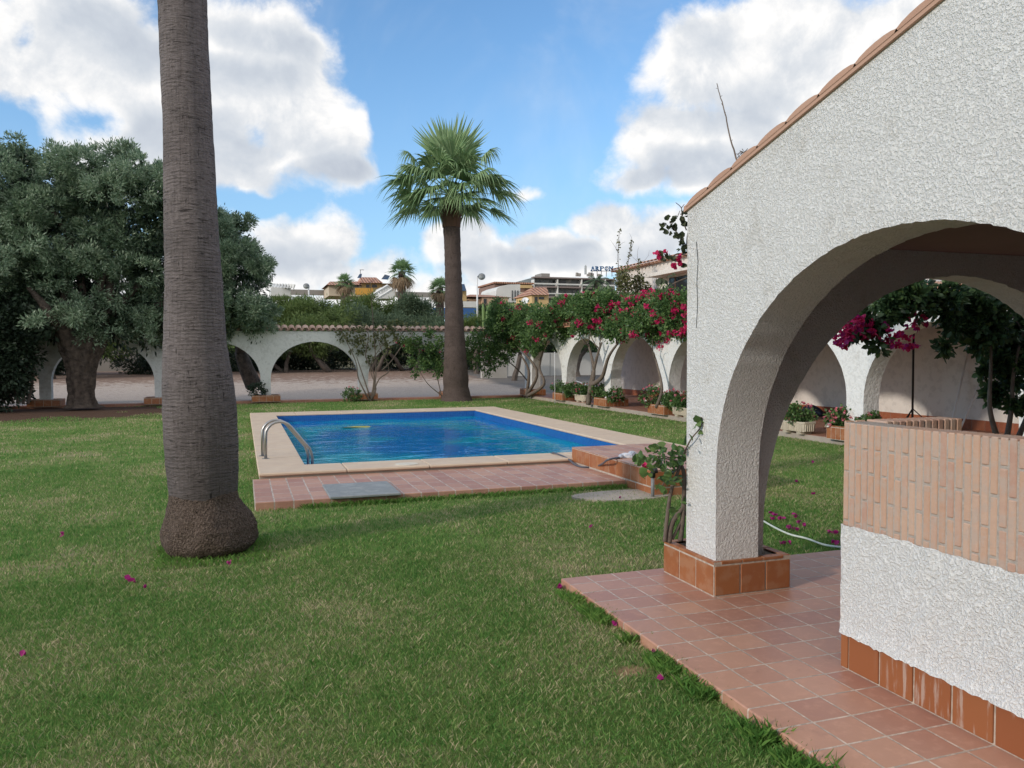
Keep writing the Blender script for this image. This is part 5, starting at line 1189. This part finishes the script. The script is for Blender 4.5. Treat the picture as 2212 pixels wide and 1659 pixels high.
tag(mb.build('dry_tuft', BARKG), 'small tuft of dry plant litter caught on the verge tiles by the twig', 'plant litter')

# ------------------------------------------------------------------ cloister odds and ends
tr = empty('parasol_stand', (13.2, 13.6, .05), 'thin black pole on folding feet standing in the cloister', 'stand'); z5f = lambda x, y: ((1850+x/3.403)*s, (650+y/3.403)*s)
pb1 = atu(*z5f(1285, 1240), 13.2); pb1.z = .05
mb = MB(); mb.tube([pb1, Vector((pb1.x, pb1.y, 2.3))], .022, 8); mb.build('pole', BLACKM, tr, smooth=True)
for a_ in (0, 2.1, 4.2): 
    mb = MB(); mb.tube([pb1+Vector((0, 0, .38)), pb1+Vector((.38*math.cos(a_-.9), .38*math.sin(a_-.9), .01))], .012, 6); mb.build('leg', BLACKM, tr)
for (x0, y0, x1, y1, lb) in ((1620, 1255, 1745, 720, 'white pole leaning on the cloister wall, nearer the black stand'), (1720, 1265, 1870, 910, 'shorter wooden-tipped pole leaning on the cloister wall')):
    a = atu(*z5f(x0, y0), 13.45); b_ = atu(*z5f(x1, y1), 13.75); a2 = a+(a-b_)*.25; a2.z = max(a2.z, .06)
    mb = MB(); mb.tube([a2, a, b_], .018, 8); tag(mb.build('pole', WHITEM, smooth=True), lb, 'pole', 'poles leaning in the cloister')
p = at(*z5f(450, 1240), .05); mb = MB(); g = [p+Vector((.0, .35, .06)), p+Vector((0, .15, .12)), p+Vector((0, -.1, .12)), p+Vector((0, -.4, .05))]; mb.tube(smoothpts(g, 4), [.05+.09*math.sin(PI*k/12) for k in range(13)], 10)
tag(mb.build('bag', BAG, smooth=True), 'dark blue bag lying on the cloister floor beside the nearest trough', 'bag')
pa_ = at((1050+1037/3.403)*s, (600+1310/3.403)*s, .0); pt = pa_+Vector((0, 0, 1.66)); mb = MB(); mb.tube([pa_, pt], .011, 8); mb.tube([pt+Vector((0, 0, -.04)), pt], .018, 8)
tag(mb.build('pole', WHITEM, smooth=True), 'thin pale pole standing at the path edge among the flowering vines', 'pole')

# ------------------------------------------------------------------ petals
pm = PURP
def petal(x, y, lb, sz=.022, z=-.025):
    p = at(x, y, z); c = np.array([tuple(p)])+rng.normal(size=(4, 3))*[sz*.5, sz*.5, sz*.25]; V, Fc = leaves(c, unit(4), sz*2, .9, 'ovate', .3)
    return tag(npmesh('petal', V, Fc, pm), lb, 'petal', 'fallen bougainvillea petals')
petal(135, 1153, 'pale fallen petal on the lawn left of the near palm', .018); petal(281, 1250, 'large crumpled magenta petal on the lawn below the near palm', .028); petal(313, 1266, 'magenta petal right of the large crumpled one on the lawn', .014)
petal(48, 1411, 'pink petal on the lawn at the far left edge', .018); petal(497, 1214, 'tiny magenta petal at the right foot of the near palm', .016); petal(1210, 1266, 'magenta petal at the corner of the tiled terrace', .018)
petal(1330, 1345, 'bright petal on the grass halfway down the terrace edge', .016); petal(1412, 1407, 'petal in the grass below the halfway terrace petal', .014); petal(1428, 1466, 'lowest petal beside the terrace edge', .013); petal(1275, 1136, 'single petal on open lawn below the concrete pad', .016)
petal(1340, 1080-6, 'red petal on the edge of the concrete pad', .018)
for x, y in ((1285, 835), (1283, 880), (1350, 880), (1497, 905), (1410, 945), (1475, 968), (1415, 1075), (1740, 985), (1795, 990), (1795, 1080), (1855, 1075), (1360, 1080), (1605, 425), (1475, 578), (1605, 680), (1470, 855), (1540, 930), (1300, 850), (1420, 960), (1780, 1000), (1765, 1070)):
    petal((1500+x/3.318)*s, (1000+y/3.318)*s, 'small purple petal on the shaded grass behind the near pier', .02)
for x, y in ((268, 1620), (1560, 1330), (1500, 1310), (1700, 1560), (1650, 1440)): pass

# ------------------------------------------------------------------ beyond the garden
SV = .8848
Z1 = lambda x, y, v: atv((600+x/3.403)*SV, (600+y/3.403)*SV, v)
Z2 = lambda x, y, v: atv((1050+x/3.403)*SV, (600+y/3.403)*SV, v)
Z4 = lambda x, y, v: atv((1200+x/4.424)*SV, (550+y/4.424)*SV, v)
def bbox(mb, a, b_, dep, mi=0):
    """box between two picture corners on plane v, dep metres deep"""
    mb.box(min(a.x, b_.x), max(a.x, b_.x), a.y, a.y+dep, min(a.z, b_.z), max(a.z, b_.z), mi); return mb
def hip(mb, x0, x1, y0, y1, z0, z1, over=.4, ins=.32, mi=0):
    x0 -= over; x1 += over; y0 -= over; y1 += over; w = (x1-x0)*ins; ym = (y0+y1)/2
    mb.add([(x0, y0, z0), (x1, y0, z0), (x1, y1, z0), (x0, y1, z0), (x0+w, ym, z1), (x1-w, ym, z1)], [(0, 1, 5, 4), (1, 2, 5), (2, 3, 4, 5), (3, 0, 4), (3, 2, 1, 0)], mi); return mb
def roofm():
    m, t, b, o = newmat('far_roof_tiles'); P = worldpos(t); s_ = t.node('ShaderNodeSeparateXYZ'); t.l.new(P, s_.inputs[0])
    w = t.math('SINE', t.math('MULTIPLY', s_.outputs[0], 2*PI/.42)); n = t.noise(P, 1.6, 5, .7)
    c = t.ramp(t.math('ADD', t.math('MULTIPLY', w, .22), n), [(.2, (.24, .10, .065)), (.5, (.40, .21, .14)), (.8, (.52, .32, .23))]); t.l.new(c, b.inputs['Base Color']); b.inputs['Roughness'].default_value = .9
    bump(t, b, w, .8, .08); return m
FROOF = roofm()
def wallm(n, c): return simple(n, c, tuple(x*.88 for x in c), .8, .9)
YEL = wallm('yellow_render', (.62, .44, .22)); PEACH = wallm('peach_render', (.60, .40, .28)); CREAM = wallm('cream_render', (.62, .52, .40)); ORA = wallm('orange_render', (.62, .33, .07)); WHI = wallm('white_render', (.68, .68, .66)); BRO = wallm('brown_render', (.27, .17, .14)); BLUE = wallm('blue_panel', (.05, .14, .36)); HGR = wallm('hotel_band', (.27, .22, .21)); HWI = simple('hotel_glazing', (.30, .30, .27), (.13, .14, .14), .45, .5, c3=(.45, .42, .36)); GRW = wallm('grey_wall', (.30, .28, .26)); SOL = simple('solar_panel', (.03, .045, .07), None, 3, .25)
def house(label, parts, loc, cat='house', name='house'):
    e = empty(name, loc, label, cat)
    for nm, m_, f in parts:
        mb = MB(); f(mb); mb.build(nm, m_, e)
    return e
def wins(v, lst, Zf=Z1, dep=.05):
    def f(mb):
        for a, b_, c, d in lst: bbox(mb, Zf(a, b_, v), Zf(c, d, v), .03)
    return f
# left tiled-roof complex
def H1(mb): v = 118; bbox(mb, Z1(690, 325, v), Z1(965, 420, v), 8); bbox(mb, Z1(1132, 312, v), Z1(1245, 420, v), 8)
def H1b(mb): v = 117.8; bbox(mb, Z1(962, 306, v), Z1(1132, 420, v), 7)
def rf(mb):
    v = 117
    a, b_, c = Z1(670, 325, v), Z1(965, 325, v), Z1(730, 272, v); mb.add([a, b_, b_+Vector((0, 5, c.z-a.z)), c+Vector((0, 5, 0)), a+Vector((0, 8, 0)), b_+Vector((0, 8, 0))], [(0, 1, 2, 3), (0, 3, 4), (3, 2, 5, 4)])
    a, b_ = Z1(1130, 312, v), Z1(1250, 318, v); c = Z1(1135, 286, v); mb.add([a, b_, b_+Vector((0, 5, c.z-a.z)), a+Vector((0, 5, c.z-a.z)), a+Vector((0, 9, 0)), b_+Vector((0, 9, 0))], [(0, 1, 2, 3), (3, 2, 5, 4)])
def rf2(mb): v = 116.6; a, b_ = Z1(955, 308, v), Z1(1140, 308, v); c, d = Z1(985, 240, v), Z1(1120, 242, v); mb.add([a, b_, d+Vector((0, 4, 0)), c+Vector((0, 4, 0)), a+Vector((0, 8, 0)), b_+Vector((0, 8, 0))], [(0, 1, 2, 3), (0, 3, 4), (1, 5, 2), (3, 2, 5, 4)])
house('yellow and white house with clustered terracotta roofs behind the left distant palms', [('wall', CREAM, H1), ('tower', YEL, H1b), ('roof', FROOF, rf), ('tower_roof', FROOF, rf2), ('window', DARKG, wins(117.75, [(1000, 322, 1030, 348), (1050, 322, 1090, 348)])), ('window', DARKG, wins(117.9, [(895, 322, 940, 345)])), ('garden_wall', ORA, lambda mb: bbox(mb, Z1(912, 350, 112), Z1(1056, 410, 112), .4)),
    ('solar_panel', SOL, lambda mb: mb.quad(Z1(925, 268, 116), Z1(960, 268, 116), Z1(966, 232, 118), Z1(945, 235, 118))), ('solar_panel', SOL, lambda mb: mb.quad(Z1(1125, 278, 116), Z1(1180, 282, 116), Z1(1200, 250, 118), Z1(1155, 238, 118)))], Z1(960, 430, 118))
def canopy(mb):
    v = 70; bbox(mb, Z1(1125, 345, v), Z1(1240, 440, v), 3)
def canopy2(mb):
    a, b_ = Z1(1040, 415, 68), Z1(1180, 330, 68); mb.tube([a, b_], .12, 6); mb.tube([a+Vector((.4, 0, -.3)), b_+Vector((.4, 0, -.3))], .12, 6)
    for k in range(8): p = a.lerp(b_, k/7); mb.tube([p, p+Vector((.5, 0, -.4))], .05, 5)
house('small white outbuilding with a sloping lattice stair above the shrubs', [('wall', WHI, canopy), ('stair_rail', WHITEM, canopy2)], Z1(1180, 440, 70), 'outbuilding', 'outbuilding')
def perg(mb):
    v = 80; bbox(mb, Z1(210, 345, v), Z1(375, 420, v), 6)
def perg2(mb):
    v = 79; a, b_, c, d = Z1(215, 312, v+6), Z1(408, 318, v), Z1(395, 352, v), Z1(200, 340, v+2); mb.add([a, b_, c, d], [(0, 1, 2, 3)]); 
    for k in range(9): p = d.lerp(c, k/8); q = a.lerp(b_, k/8); mb.tube([p+Vector((0, 0, -.05)), q+Vector((0, 0, -.05))], .08, 5)
house('low white building with a slatted flat canopy at the left behind the shrubs', [('wall', WHI, perg), ('canopy', WHI, perg2)], Z1(300, 420, 80), 'building', 'building')
for x, y0, y1, lb in ((202, 155, 300, 'taller television aerial on the white building at the left'), (222, 238, 300, 'shorter television aerial beside the taller one'), (952, 200, 240, 'television aerial on the tiled tower roof')):
    v = 80 if x < 500 else 118; a, b_ = Z1(x, y1, v), Z1(x, y0, v); mb = MB(); mb.tube([a, b_], .05, 5); mb.tube([b_+Vector((-.1, 0, 0)), b_+Vector((pxsize(8, b_), 0, .02))], .04, 5)
    for k in range(4): p = b_+Vector((pxsize(2+k*1.7, b_), 0, 0)); mb.tube([p+Vector((0, -.3, 0)), p+Vector((0, .3, 0))], .025, 4)
    tag(mb.build('aerial', GREYP), lb, 'aerial', 'television aerials')
mb = MB(); bbox(mb, Z1(375, 362, 125), Z1(1600, 430, 125), .5); tag(mb.build('boundary_wall', GRW), 'grey boundary wall running behind the distant shrubs', 'wall')
# blue and white hoarding
e = house('blue and white banded hoarding behind the middle palm trunk', [('blue_band', BLUE, lambda mb: bbox(mb, Z1(1560, 514, 64), Z1(1925, 600, 64), .3)), ('white_band', WHI, lambda mb: bbox(mb, Z1(1640, 458, 64), Z1(1925, 513, 64), .3))], Z1(1750, 640, 64), 'hoarding', 'hoarding')
mb = MB()
house('narrow orange house with a solar panel just right of the middle palm trunk', [('wall', YEL, lambda mb: bbox(mb, Z2(150, 372, 100), Z2(303, 460, 100), 6)), ('solar_panel', SOL, lambda mb: mb.quad(Z2(200, 375, 99), Z2(303, 375, 99), Z2(285, 318, 102), Z2(200, 318, 102)))], Z2(280, 460, 100))
def h4(mb): v = 105; bbox(mb, Z2(430, 430, v), Z2(650, 500, v), 8); bbox(mb, Z2(320, 440, v+.4), Z2(430, 500, v+.4), 8)
def h4r(mb): v = 105; a, b_ = Z2(300, 440, v), Z2(665, 430, v); hip(mb, a.x, b_.x, v, v+9, b_.z, Z2(520, 388, v).z, .2, .3)
house('low peach bungalow with a hipped tile roof behind the right lamp post', [('wall', PEACH, h4), ('roof', FROOF, h4r), ('window', DARKG, wins(104.95, [(445, 440, 470, 480)], Z2))], Z2(480, 500, 105), 'house', 'house')
def h5(mb):
    v = 112; pts = [(550, 372), (560, 350), (600, 332), (650, 322), (748, 320), (750, 470), (550, 470)]; P_ = [Z2(x, y, v) for x, y in pts]; mb.prism([(p.x, p.z) for p in P_], v, v+8, axis='y')
house('white curved-roofed building with three slit windows in front of the brown block', [('wall', WHI, h5), ('window', DARKG, wins(111.9, [(680, 370, 688, 455)], Z2)), ('window', DARKG, wins(111.9, [(704, 370, 712, 455)], Z2)), ('window', DARKG, wins(111.9, [(727, 372, 735, 455)], Z2))], Z2(650, 470, 112), 'building', 'building')
house('brown brick apartment block with a tile roof behind the white curved building', [('wall', BRO, lambda mb: bbox(mb, Z2(536, 320, 135), Z2(860, 480, 135), 10)), ('roof', FROOF, lambda mb: bbox(mb, Z2(534, 298, 134.5), Z2(866, 320, 134.5), 11)), ('balcony', YEL, lambda mb: bbox(mb, Z2(750, 325, 134.3), Z2(850, 352, 134.3), .4)), ('balcony', CREAM, lambda mb: bbox(mb, Z2(750, 385, 134.3), Z2(842, 397, 134.3), .4))], Z2(700, 480, 135), 'building', 'building')
def h6(mb): v = 78; bbox(mb, Z2(845, 405, v), Z2(985, 620, v), 5); bbox(mb, Z2(700, 480, v), Z2(845, 620, v), 6)
def h6r(mb): v = 77.6; a, b_, c, d = Z2(838, 408, v), Z2(990, 408, v), Z2(968, 345, v+3), Z2(845, 347, v+3); mb.add([a, b_, c, d, a+Vector((0, 6, 0)), b_+Vector((0, 6, 0))], [(0, 1, 2, 3), (0, 3, 4), (1, 5, 2), (3, 2, 5, 4)])
house('yellow tower-like house with a small tiled roof in front of the hotel', [('wall', YEL, h6), ('roof', FROOF, h6r), ('window', DARKG, wins(77.95, [(868, 425, 893, 485)], Z2)), ('window', DARKG, wins(77.95, [(905, 425, 948, 445)], Z2)), ('awning', WHI, lambda mb: bbox(mb, Z2(870, 530, 77.5), Z2(950, 560, 77.5), .5)), ('cornice', CREAM, lambda mb: bbox(mb, Z2(700, 508, 77.7), Z2(992, 520, 77.7), .3))], Z2(915, 620, 78), 'house', 'house')
mb = MB(); c = Z2(790, 455, 76); n = 20; r_ = pxsize(8, c); D = Vector((-.45, -.75, .45)).normalized(); sx = D.orthogonal().normalized(); sy = D.cross(sx)
vs = [c-D*r_*.25]+[c+(sx*math.cos(2*PI*k/n)+sy*math.sin(2*PI*k/n))*r_ for k in range(n)]; mb.add(vs, [(0, 1+k, 1+(k+1) % n) for k in range(n)]); mb.tube([c-D*r_*.25, c-D*r_*.3+Vector((0, .2, -1.2))], .05, 6); mb.tube([c-D*r_*.25+sy*r_, c+D*r_*.6], .02, 4)
tag(mb.build('satellite_dish', WHITEM), 'white satellite dish on the yellow house below the white building', 'satellite dish')
# hotel
V_ = 160; ho = empty('hotel', Z4(870, 900, V_), 'long grey-brown hotel with rows of glazed balconies on the skyline', 'hotel')
def addp(nm, m_, f): mb = MB(); f(mb); return mb.build(nm, m_, ho)
addp('wall', HWI, lambda mb: bbox(mb, Z4(462, 560, V_), Z4(1330, 960, V_), 14))
for y0, y1 in ((552, 592), (652, 690), (760, 800), (865, 905)): addp('parapet_band', HGR, lambda mb: bbox(mb, Z4(455, y0, V_-1.6), Z4(1335, y1, V_-1.6), 1.6))
for y0 in (636, 738, 845): addp('rail', WHI, lambda mb: bbox(mb, Z4(455, y0, V_-1.8), Z4(1335, y0+8, V_-1.8), .3))
def posts(mb):
    for x in (462, 718, 978, 1232): bbox(mb, Z4(x-4, 585, V_-1.7), Z4(x+4, 950, V_-1.7), 1.7)
addp('party_wall', WHI, posts)
for x0, x1, y0, y1 in ((475, 530, 596, 632), (630, 715, 596, 632), (740, 800, 598, 632), (990, 1040, 598, 632), (1250, 1285, 598, 632), (625, 645, 698, 735), (785, 805, 698, 735), (870, 885, 698, 735), (920, 960, 705, 735), (1090, 1130, 700, 735)): addp('window', DARKG, lambda mb: bbox(mb, Z4(x0, y0, V_-.1), Z4(x1, y1, V_-.1), .08))
addp('roof_hut', GRW, lambda mb: bbox(mb, Z4(538, 518, V_), Z4(630, 556, V_), 4))
for k, x in enumerate((920, 945, 1040, 1060, 1090, 1160)):
    mb = MB(); a = Z4(x, 550, V_-1); b_ = Z4(x+3, 512+k % 3*8, V_-1); mb.tube([a, b_], .3+.1*(k % 2), 8); mb.build('chimney', GRW, ho)
# rooftop sign
sg = empty('rooftop_sign', Z4(1180, 550, V_-1), 'blue ARPON letters standing on the hotel roof', 'sign')
def text_mesh(body, a, b_, m_, parent, thick=.2):
    cu = bpy.data.curves.new('sign_text', 'FONT'); cu.body = body; cu.extrude = .02; cu.offset = .012; cu.space_character = 1.12
    tmp = bpy.data.objects.new('sign_text', cu); COL.objects.link(tmp); bpy.context.view_layer.update()
    dg = bpy.context.evaluated_depsgraph_get(); me = bpy.data.meshes.new_from_object(tmp.evaluated_get(dg)); COL.objects.unlink(tmp); bpy.data.objects.remove(tmp)
    co = np.array([v.co for v in me.vertices]); mn, mx = co.min(0), co.max(0); P0 = worldloc(parent)
    for v, c in zip(me.vertices, co):
        v.co = (a.x+(b_.x-a.x)*(c[0]-mn[0])/(mx[0]-mn[0])-P0.x, a.y+(c[2])*thick*20*-1*0+(c[2]*5)-P0.y, b_.z+(a.z-b_.z)*(c[1]-mn[1])/(mx[1]-mn[1])-P0.z)
    me.materials.clear(); me.materials.append(m_); o = bpy.data.objects.new('letters', me); COL.objects.link(o); o.parent = parent; return o
SB = wallm('sign_blue', (.06, .17, .36))
X0, X1 = 1072, 1318; wl = (X1-X0)/5
for i, ch in enumerate('ARPON'):
    o_ = text_mesh(ch, Z4(X0+i*wl+3, 442, V_-1), Z4(X0+(i+1)*wl-6, 490, V_-1), SB, sg); o_.name = 'letter'
    a_, b2 = X0+i*wl+3, X0+(i+1)*wl-6; mb = MB()      # serifs
    feet = {'A': [(a_, 488), (b2-12, 488)], 'R': [(a_-2, 488), (a_-2, 444), (b2-10, 488)], 'P': [(a_-2, 488), (a_-2, 444)], 'O': [], 'N': [(a_-2, 488), (a_-4, 444), (b2-8, 444)]}[ch]
    for fx, fy in feet: bbox(mb, Z4(fx-2, fy-2.5, V_-1.06), Z4(fx+14, fy+2.5, V_-1.06), .2)
    if feet: mb.build('serif', SB, sg)
mb = MB()
for x in (1085, 1140, 1185, 1240, 1300): mb.tube([Z4(x, 555, V_-.8), Z4(x, 450, V_-.8)], .09, 5)
mb.tube([Z4(1070, 494, V_-.8), Z4(1320, 494, V_-.8)], .07, 5); mb.build('frame', GREYP, sg)
mb = MB(); pts = [(1003, 530), (1025, 530), (1024, 440), (1012, 428), (1002, 445)]; mb.prism([(Z4(x, y, V_-1).x, Z4(x, y, V_-1).z) for x, y in pts], V_-1.2, V_-.9, axis='y'); mb.build('emblem', wallm('sign_white', (.55, .58, .6)), sg)
# lamps
for (xb, yb, xt, yt, v, lb) in ((523, 510, 523, 345, 60, 'white street lamp with a round globe rising from the shrubs at the left'), (1925, 660, 1922, 258, 45, 'white street lamp with a round globe just right of the middle palm')):
    b_, c = Z1(xb, yb+60, v), Z1(xt, yt, v); e = empty('street_lamp', b_, lb, 'street lamp', 'street lamps'); mb = MB(); r_ = pxsize(1.9, c)
    mb.tube([b_, c], [r_*1.1, r_*.8], 10); mb.build('pole', WHITEM, e, smooth=True)
    sgn = -1 if xb < 1000 else 1; g = Z1(xt+(38 if sgn > 0 else -20), yt-2 if sgn > 0 else yt-10, v); mb = MB(); mb.tube([c+Vector((0, 0, -.05)), Vector((g.x-sgn*.2, g.y, c.z+.05))], r_*.7, 6); mb.build('arm', BLACKM, e)
    R_ = pxsize(8 if sgn > 0 else 6.7, g); mb = MB(); n = 18
    def sph(z0, z1, k_=8):
        vs = []; 
        for i in range(k_+1):
            ph = z0+(z1-z0)*i/k_
            for k in range(n): vs.append((g.x+R_*math.cos(ph)*math.cos(2*PI*k/n), g.y+R_*math.cos(ph)*math.sin(2*PI*k/n), g.z+R_*math.sin(ph)*.9))
        return vs, [(i*n+k, i*n+(k+1) % n, (i+1)*n+(k+1) % n, (i+1)*n+k) for i in range(k_) for k in range(n)]
    mb.add(*sph(0, PI/2)); mb.build('cap', GREYP, e, smooth=True); mb = MB(); mb.add(*sph(-PI/2, -.02)); mb.build('globe', simple('globe_%d' % v, (.42, .46, .48), None, 3, .15), e, smooth=True)

# trees and shrubs beyond the arcade
def shrub(label, blobs, v, jit, nsub, per, subr, leaf, m_, trunkpx=None, w=.3, name='tree', cat='tree', ry=.8, shell=.45, group='trees beyond the garden', inner=0):
    B = pxblobs(blobs, v, jit, ry); x = sum(b[0] for b in blobs)/len(blobs); base = atv(x, 790, v); base.z = yard_z(base.x, v); e = empty(name, base, label, cat, group)
    foliage('crown', B, nsub, per, subr, leaf, w, m_, e, 'quad', shell=shell, droop=-.15)
    mb = MB()
    for tx in (trunkpx or [x-8, x+12]):
        p = atv(tx, 790, v); p.z = yard_z(p.x, v)-.1; k = branch(mb, p, p+Vector((random.uniform(-.6, .6), 0, 1.6)), .16, .10, .15, 5, 7)
        for q in random.sample(B, min(4, len(B))): branch(mb, k, Vector(q[:3]), .09, .03, .12, 5, 6)
    mb.build('trunk', BARKG, e); return e
shrub('feathery light green tamarisk left of the palms', [(600, 708, 42), (650, 688, 39), (630, 668, 23), (700, 708, 37), (690, 668, 23), (595, 668, 23), (735, 708, 31), (660, 658, 17)], 52, 1.2, 560, 60, .5, .24, TAMA, [650, 700], .18)
shrub('broad feathery green tamarisk under the left distant palms', [(745, 683, 31), (790, 688, 37), (830, 708, 33), (800, 658, 19), (760, 718, 33), (850, 678, 21), (770, 663, 17)], 51, 1.2, 480, 60, .5, .24, TAMA, [720, 800], .18)
shrub('rounded blue-green bush right of the left distant palms', [(880, 673, 31), (910, 683, 33), (895, 708, 35), (930, 708, 25), (862, 708, 23), (885, 653, 15)], 49, 1., 460, 60, .45, .2, TAMB, [890, 915], .2)
shrub('low dull green bush just above the arcade cap beside the middle palm', [(930, 724, 19), (960, 723, 21), (1000, 718, 21), (905, 730, 17)], 44, .6, 220, 50, .35, .18, TAMB, [960], .2)
shrub('small bright green bush between the palm trunk and the right lamp post', [(1015, 708, 17), (1040, 713, 17), (1030, 698, 13)], 43, .6, 160, 50, .3, .16, TAMA, [1030], .2)
shrub('dark dry cypress-like shrub by the right lamp post', [(1050, 698, 13), (1046, 673, 10), (1056, 718, 13)], 46, .4, 150, 50, .3, .16, DARKL, [1050], .2)
e = shrub('leafy green tree behind the corner bougainvillea', [(1095, 695, 27), (1130, 690, 25), (1150, 720, 27), (1080, 670, 15), (1110, 720, 27)], 38, .8, 330, 45, .4, .16, BOUGL, [1110], .35)
e = shrub('dense green tree in front of the hotel, right of the yellow house', [(1210, 680, 27), (1250, 685, 31), (1290, 680, 31), (1310, 670, 23), (1230, 720, 31), (1280, 720, 33)], 40, 1., 430, 50, .42, .16, BOUGL, [1250], .35)
shrub('small leafy hedge tree at the left behind the olive', [(540, 718, 31), (580, 718, 27), (600, 738, 23), (560, 678, 21)], 46, .8, 240, 50, .4, .2, TAMB, [570], .22)
# bright columnar stems
cb = [Z2(450+i*9, 600, 36) for i in range(30)]; e = empty('cactus', cb[12], 'clump of tall bright green columnar stems right of the lamp post', 'cactus'); mb = MB()
for p in cb:
    h_ = pxsize(random.uniform(22, 34), p); q = p+Vector((random.uniform(-.25, .25), random.uniform(-.6, .6), h_)); mb.tube([p+Vector((0, 0, -1.5)), p.lerp(q, .5), q], [.09, .085, .05], 7)
mb.build('stems', CACT, e, smooth=True)
# dark undergrowth seen through the arches, behind the yard
us_ = [(-20, 43), (-14, 45), (-8, 44), (-2.5, 46), (3.5, 47), (9, 47), (14.5, 45), (19, 44)]
for i, (u_, v_) in enumerate(us_):
    z0 = yard_z(u_, v_); lb = ['shrub with bare grey trunks behind the yard, %s' % w for w in ('far left behind the hedge', 'left behind the olive', 'behind the olive trunk', 'seen under the arch beside the near palm', 'seen under the first clear arch', 'under the arch left of the middle palm', 'behind the middle palm trunk', 'by the white gates')][i]
    e = empty('tree', (u_, v_, z0), lb, 'tree', 'trees beyond the garden')
    foliage('crown', [(u_+random.uniform(-2.4, 2.4), v_+random.uniform(-.8, 1.2), z0+random.uniform(1.7, 3.2), 1.5, 1.3, 1.0) for _ in range(9)], 420, 44, .42, .2, .2, TAMB if i % 2 else TAMA, e, shell=.3)
    foliage('undergrowth', [(u_+random.uniform(-3.2, 3.2), v_+2.2+random.uniform(-.3, .6), z0+random.uniform(.3, 1.6), 1.3, .7, .8) for _ in range(9)], 300, 40, .42, .2, .3, DARKL, e, shell=.2)
    mb = MB()
    for k in range(4):
        p = Vector((u_+random.uniform(-2, 2), v_-.9+random.uniform(-.4, .6), z0-.05)); k_ = branch(mb, p, p+Vector((random.uniform(-1.1, 1.1), .2, random.uniform(1., 1.7))), .13, .08, .2, 6, 8); branch(mb, k_, k_+Vector((random.uniform(-1.2, 1.2), .2, 1.2)), .08, .03); branch(mb, k_, k_+Vector((random.uniform(-1.2, 1.2), .2, 1.0)), .07, .03)
    mb.build('trunk', BARKG, e, smooth=True)
# distant wooded slope
B = []
for k in range(60): u_ = random.uniform(-70, 75); v_ = random.uniform(66, 100); B.append((u_, v_, yard_z(u_, v_)+1.0, 3.2, 2.5, 1.7))
o_ = foliage('distant_woodland', B, 1500, 46, .9, .5, .4, TAMA, None, shell=.4); tag(o_, kind='stuff')
# yard walls
mb = MB(); a = atv(225, 787, 44); mb.box(-26, a.x+3.2, 50.6, 50.9, .3, 2.0); tag(mb.build('yard_wall', GRW), 'dull grey wall at the back of the gravel yard behind the olive', 'wall')
gw = empty('white_gates', (15, 41, 0), 'white metal gates and low white wall across the right end of the yard', 'gates')
mb = MB(); a, b_ = Z2(640, 905, 41), Z2(1000, 1015, 41); zb = yard_z(15, 41); mb.box(a.x, Z2(1450, 900, 41).x+6, 41, 41.25, zb-.1, a.z+.1); mb.build('panel', WHI, gw)
mb = MB(); k = a.x
while k < a.x+14: mb.box(k, k+.02, 40.985, 41.0, zb, a.z+.08); k += 1.25
mb.build('joints', GREYP, gw)
mb = MB(); c, d = Z2(430, 895, 39.8), Z2(640, 1010, 39.8); mb.box(c.x, d.x, 39.8, 40.05, zb-.1, c.z+.5); tag(mb.build('low_wall', simple('weathered_white', (.55, .53, .50), (.42, .40, .37), .8, .9)), 'weathered white wall left of the white gates', 'wall')
mb = MB(); mb.box(14.6, 14.9, 29.2, 40.9, 0, .001+2.1) if False else None
